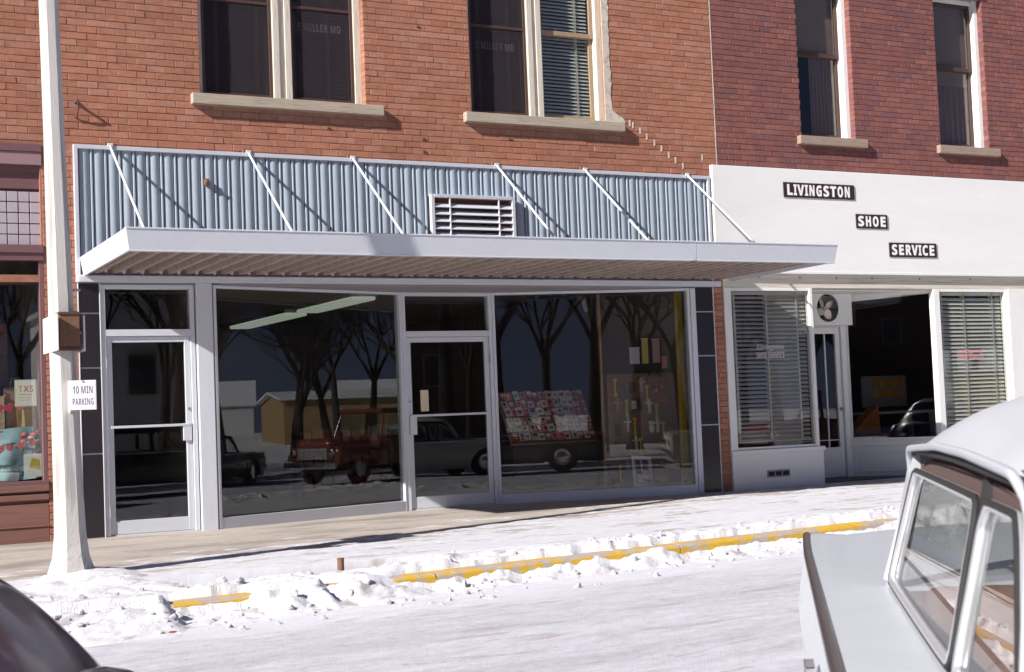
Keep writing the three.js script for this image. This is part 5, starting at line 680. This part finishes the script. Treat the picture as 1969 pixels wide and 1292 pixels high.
  const fl = thing('paper_flowers', 'bunch of red and white paper flowers on the blue cloth', 'flowers', [-0.56, 1.10, -0.22]); for (let i = 0; i < 9; i++) { const q = mesh('bloom', new THREE.IcosahedronGeometry(0.035, 1).scale(1, 0.7, 1), rm[i % 3], fl); q.position.set(rr(-0.16, 0.12), rr(-0.06, 0.06), rr(0, 0.05)); }
  const cardT = canvasTex(160, 200, (g, w, h) => { g.fillStyle = '#f4efe6'; g.fillRect(0, 0, w, h); g.font = 'bold 70px sans-serif'; g.fillStyle = '#d8c23a'; g.fillText('T', 18, 90); g.fillStyle = '#d26a8c'; g.fillText('X', 62, 90); g.fillStyle = '#c98a5a'; g.fillText('S', 108, 90); g.fillStyle = '#d9a25a'; g.fillRect(20, 108, 110, 6); g.fillStyle = '#c9b8b0'; g.fillRect(24, 134, 100, 5); g.fillRect(24, 154, 84, 5); });
  const sc = mesh('show_card', rspan(-0.11, 0.11, 0, 0.28, -0.004, 0.004, 0.002), M.paper, scene); sc.position.set(-0.60, 1.42, -0.075); tag(sc, 'white show card with coloured letters in the neighbouring window', 'card'); mesh('print', new THREE.PlaneGeometry(0.2, 0.26).translate(0, 0.14, 0.0055), printed(cardT), sc);
  const s2 = mesh('show_card', [rspan(-0.1, 0.1, 0, 0.24, -0.004, 0.004, 0.002)], M.paper, scene); s2.position.set(-0.53, 0.68, -0.09); s2.rotation.x = -0.05; tag(s2, 'white show card with a yellow and blue picture below the hearts', 'card'); mesh('picture', [extr([[-0.05, 0.1], [0.06, 0.08], [0.05, 0.18], [-0.02, 0.2]], 0.002).translate(0, 0, 0.0045)], std(0.6, 0.45, 0.08, 0.6), s2);
  const bxr = [std(0.26, 0.09, 0.07, 0.7), std(0.30, 0.12, 0.10, 0.7)]; for (let j = 0; j < 6; j++) for (let i = 0; i < 5; i++) { const o = mesh('stacked_box', [rspan(-0.12, 0.12, 0, 0.105, -0.1, 0.1), rspan(-0.123, 0.123, 0.07, 0.107, -0.103, 0.103, 0.003)], bxr[(i + j) % 2], scene); o.position.set(-0.72 - i * 0.25, 1.72 + j * 0.109, -1.3); tag(o, 'flat reddish carton stacked at the back of the neighbouring window', 'box', 'reddish cartons in the neighbouring window'); }
  const st2 = mesh('back_shelf', [rspan(-2.3, -0.5, 1.68, 1.719, -1.45, -1.15), rspan(-2.3, -2.26, 0.58, 1.68, -1.45, -1.15), rspan(-0.54, -0.5, 0.58, 1.68, -1.45, -1.15)], M.brown, scene); tag(st2, 'brown shelf holding reddish cartons in the neighbouring window', 'shelf');
  // shoe shop window things
  const wt = thing('work_table', 'white legged work table inside the shoe shop', 'table', [13.1, 0.005, -2.1]); mesh('top', rspan(-0.8, 0.8, 0.90, 0.94, -0.3, 0.3), M.oldWhite, wt); for (const [x, z] of [[-0.74, -0.25], [0.74, -0.25], [-0.74, 0.25], [0.74, 0.25]]) mesh('leg', hexa([[x - 0.03, 0, z - 0.03], [x + 0.03, 0, z - 0.03], [x + 0.03, 0, z + 0.03], [x - 0.03, 0, z + 0.03], [x * 0.9 - 0.03, 0.9, z - 0.03], [x * 0.9 + 0.03, 0.9, z - 0.03], [x * 0.9 + 0.03, 0.9, z + 0.03], [x * 0.9 - 0.03, 0.9, z + 0.03]]), M.oldWhite, wt);
  const og = mesh('orange_display', [extr([[-0.25, 0], [0.25, 0], [0.22, 0.42], [0.12, 0.34], [-0.25, 0.06]], 0.2, 0.01)], std(0.60, 0.17, 0.04, 0.6), scene); og.position.set(12.25, 0.62, -1.85); tag(og, 'orange wedge shaped display piece inside the shoe shop', 'display'); const ob = mesh('display_box', [rspan(11.95, 12.6, 0.005, 0.60, -1.95, -1.55), rspan(11.93, 12.62, 0.58, 0.61, -1.97, -1.53)], M.wood, scene); tag(ob, 'wooden box under the orange display piece in the shoe shop', 'box');
  const cb = mesh('card_board', [rspan(12.75, 13.7, 1.02, 1.52, -2.5, -2.47), rspan(12.75, 12.79, 0.942, 1.02, -2.36, -2.32)], std(0.30, 0.28, 0.30, 0.8), scene); cb.position.z = 0.16; tag(cb, 'grey board of yellow cards on the shoe shop work table', 'board'); for (let i = 0; i < 5; i++) for (let j = 0; j < 2; j++) { const q = mesh('yellow_card', rspan(12.98 + i * 0.135, 13.09 + i * 0.135, 1.16 + j * 0.17, 1.30 + j * 0.17, -2.307, -2.301, 0.002), std(0.60, 0.34 - 0.1 * ((i + j) % 2), 0.06, 0.7), scene); tag(q, 'small yellow card on the grey board in the shoe shop', 'card', 'yellow cards on the shoe shop board'); }
}
for (const o of scene.children) if (o.isMesh && !o.userData.kind && !o.userData.label) console.log('unlabelled', o.name);
renderer.render(scene, camera);
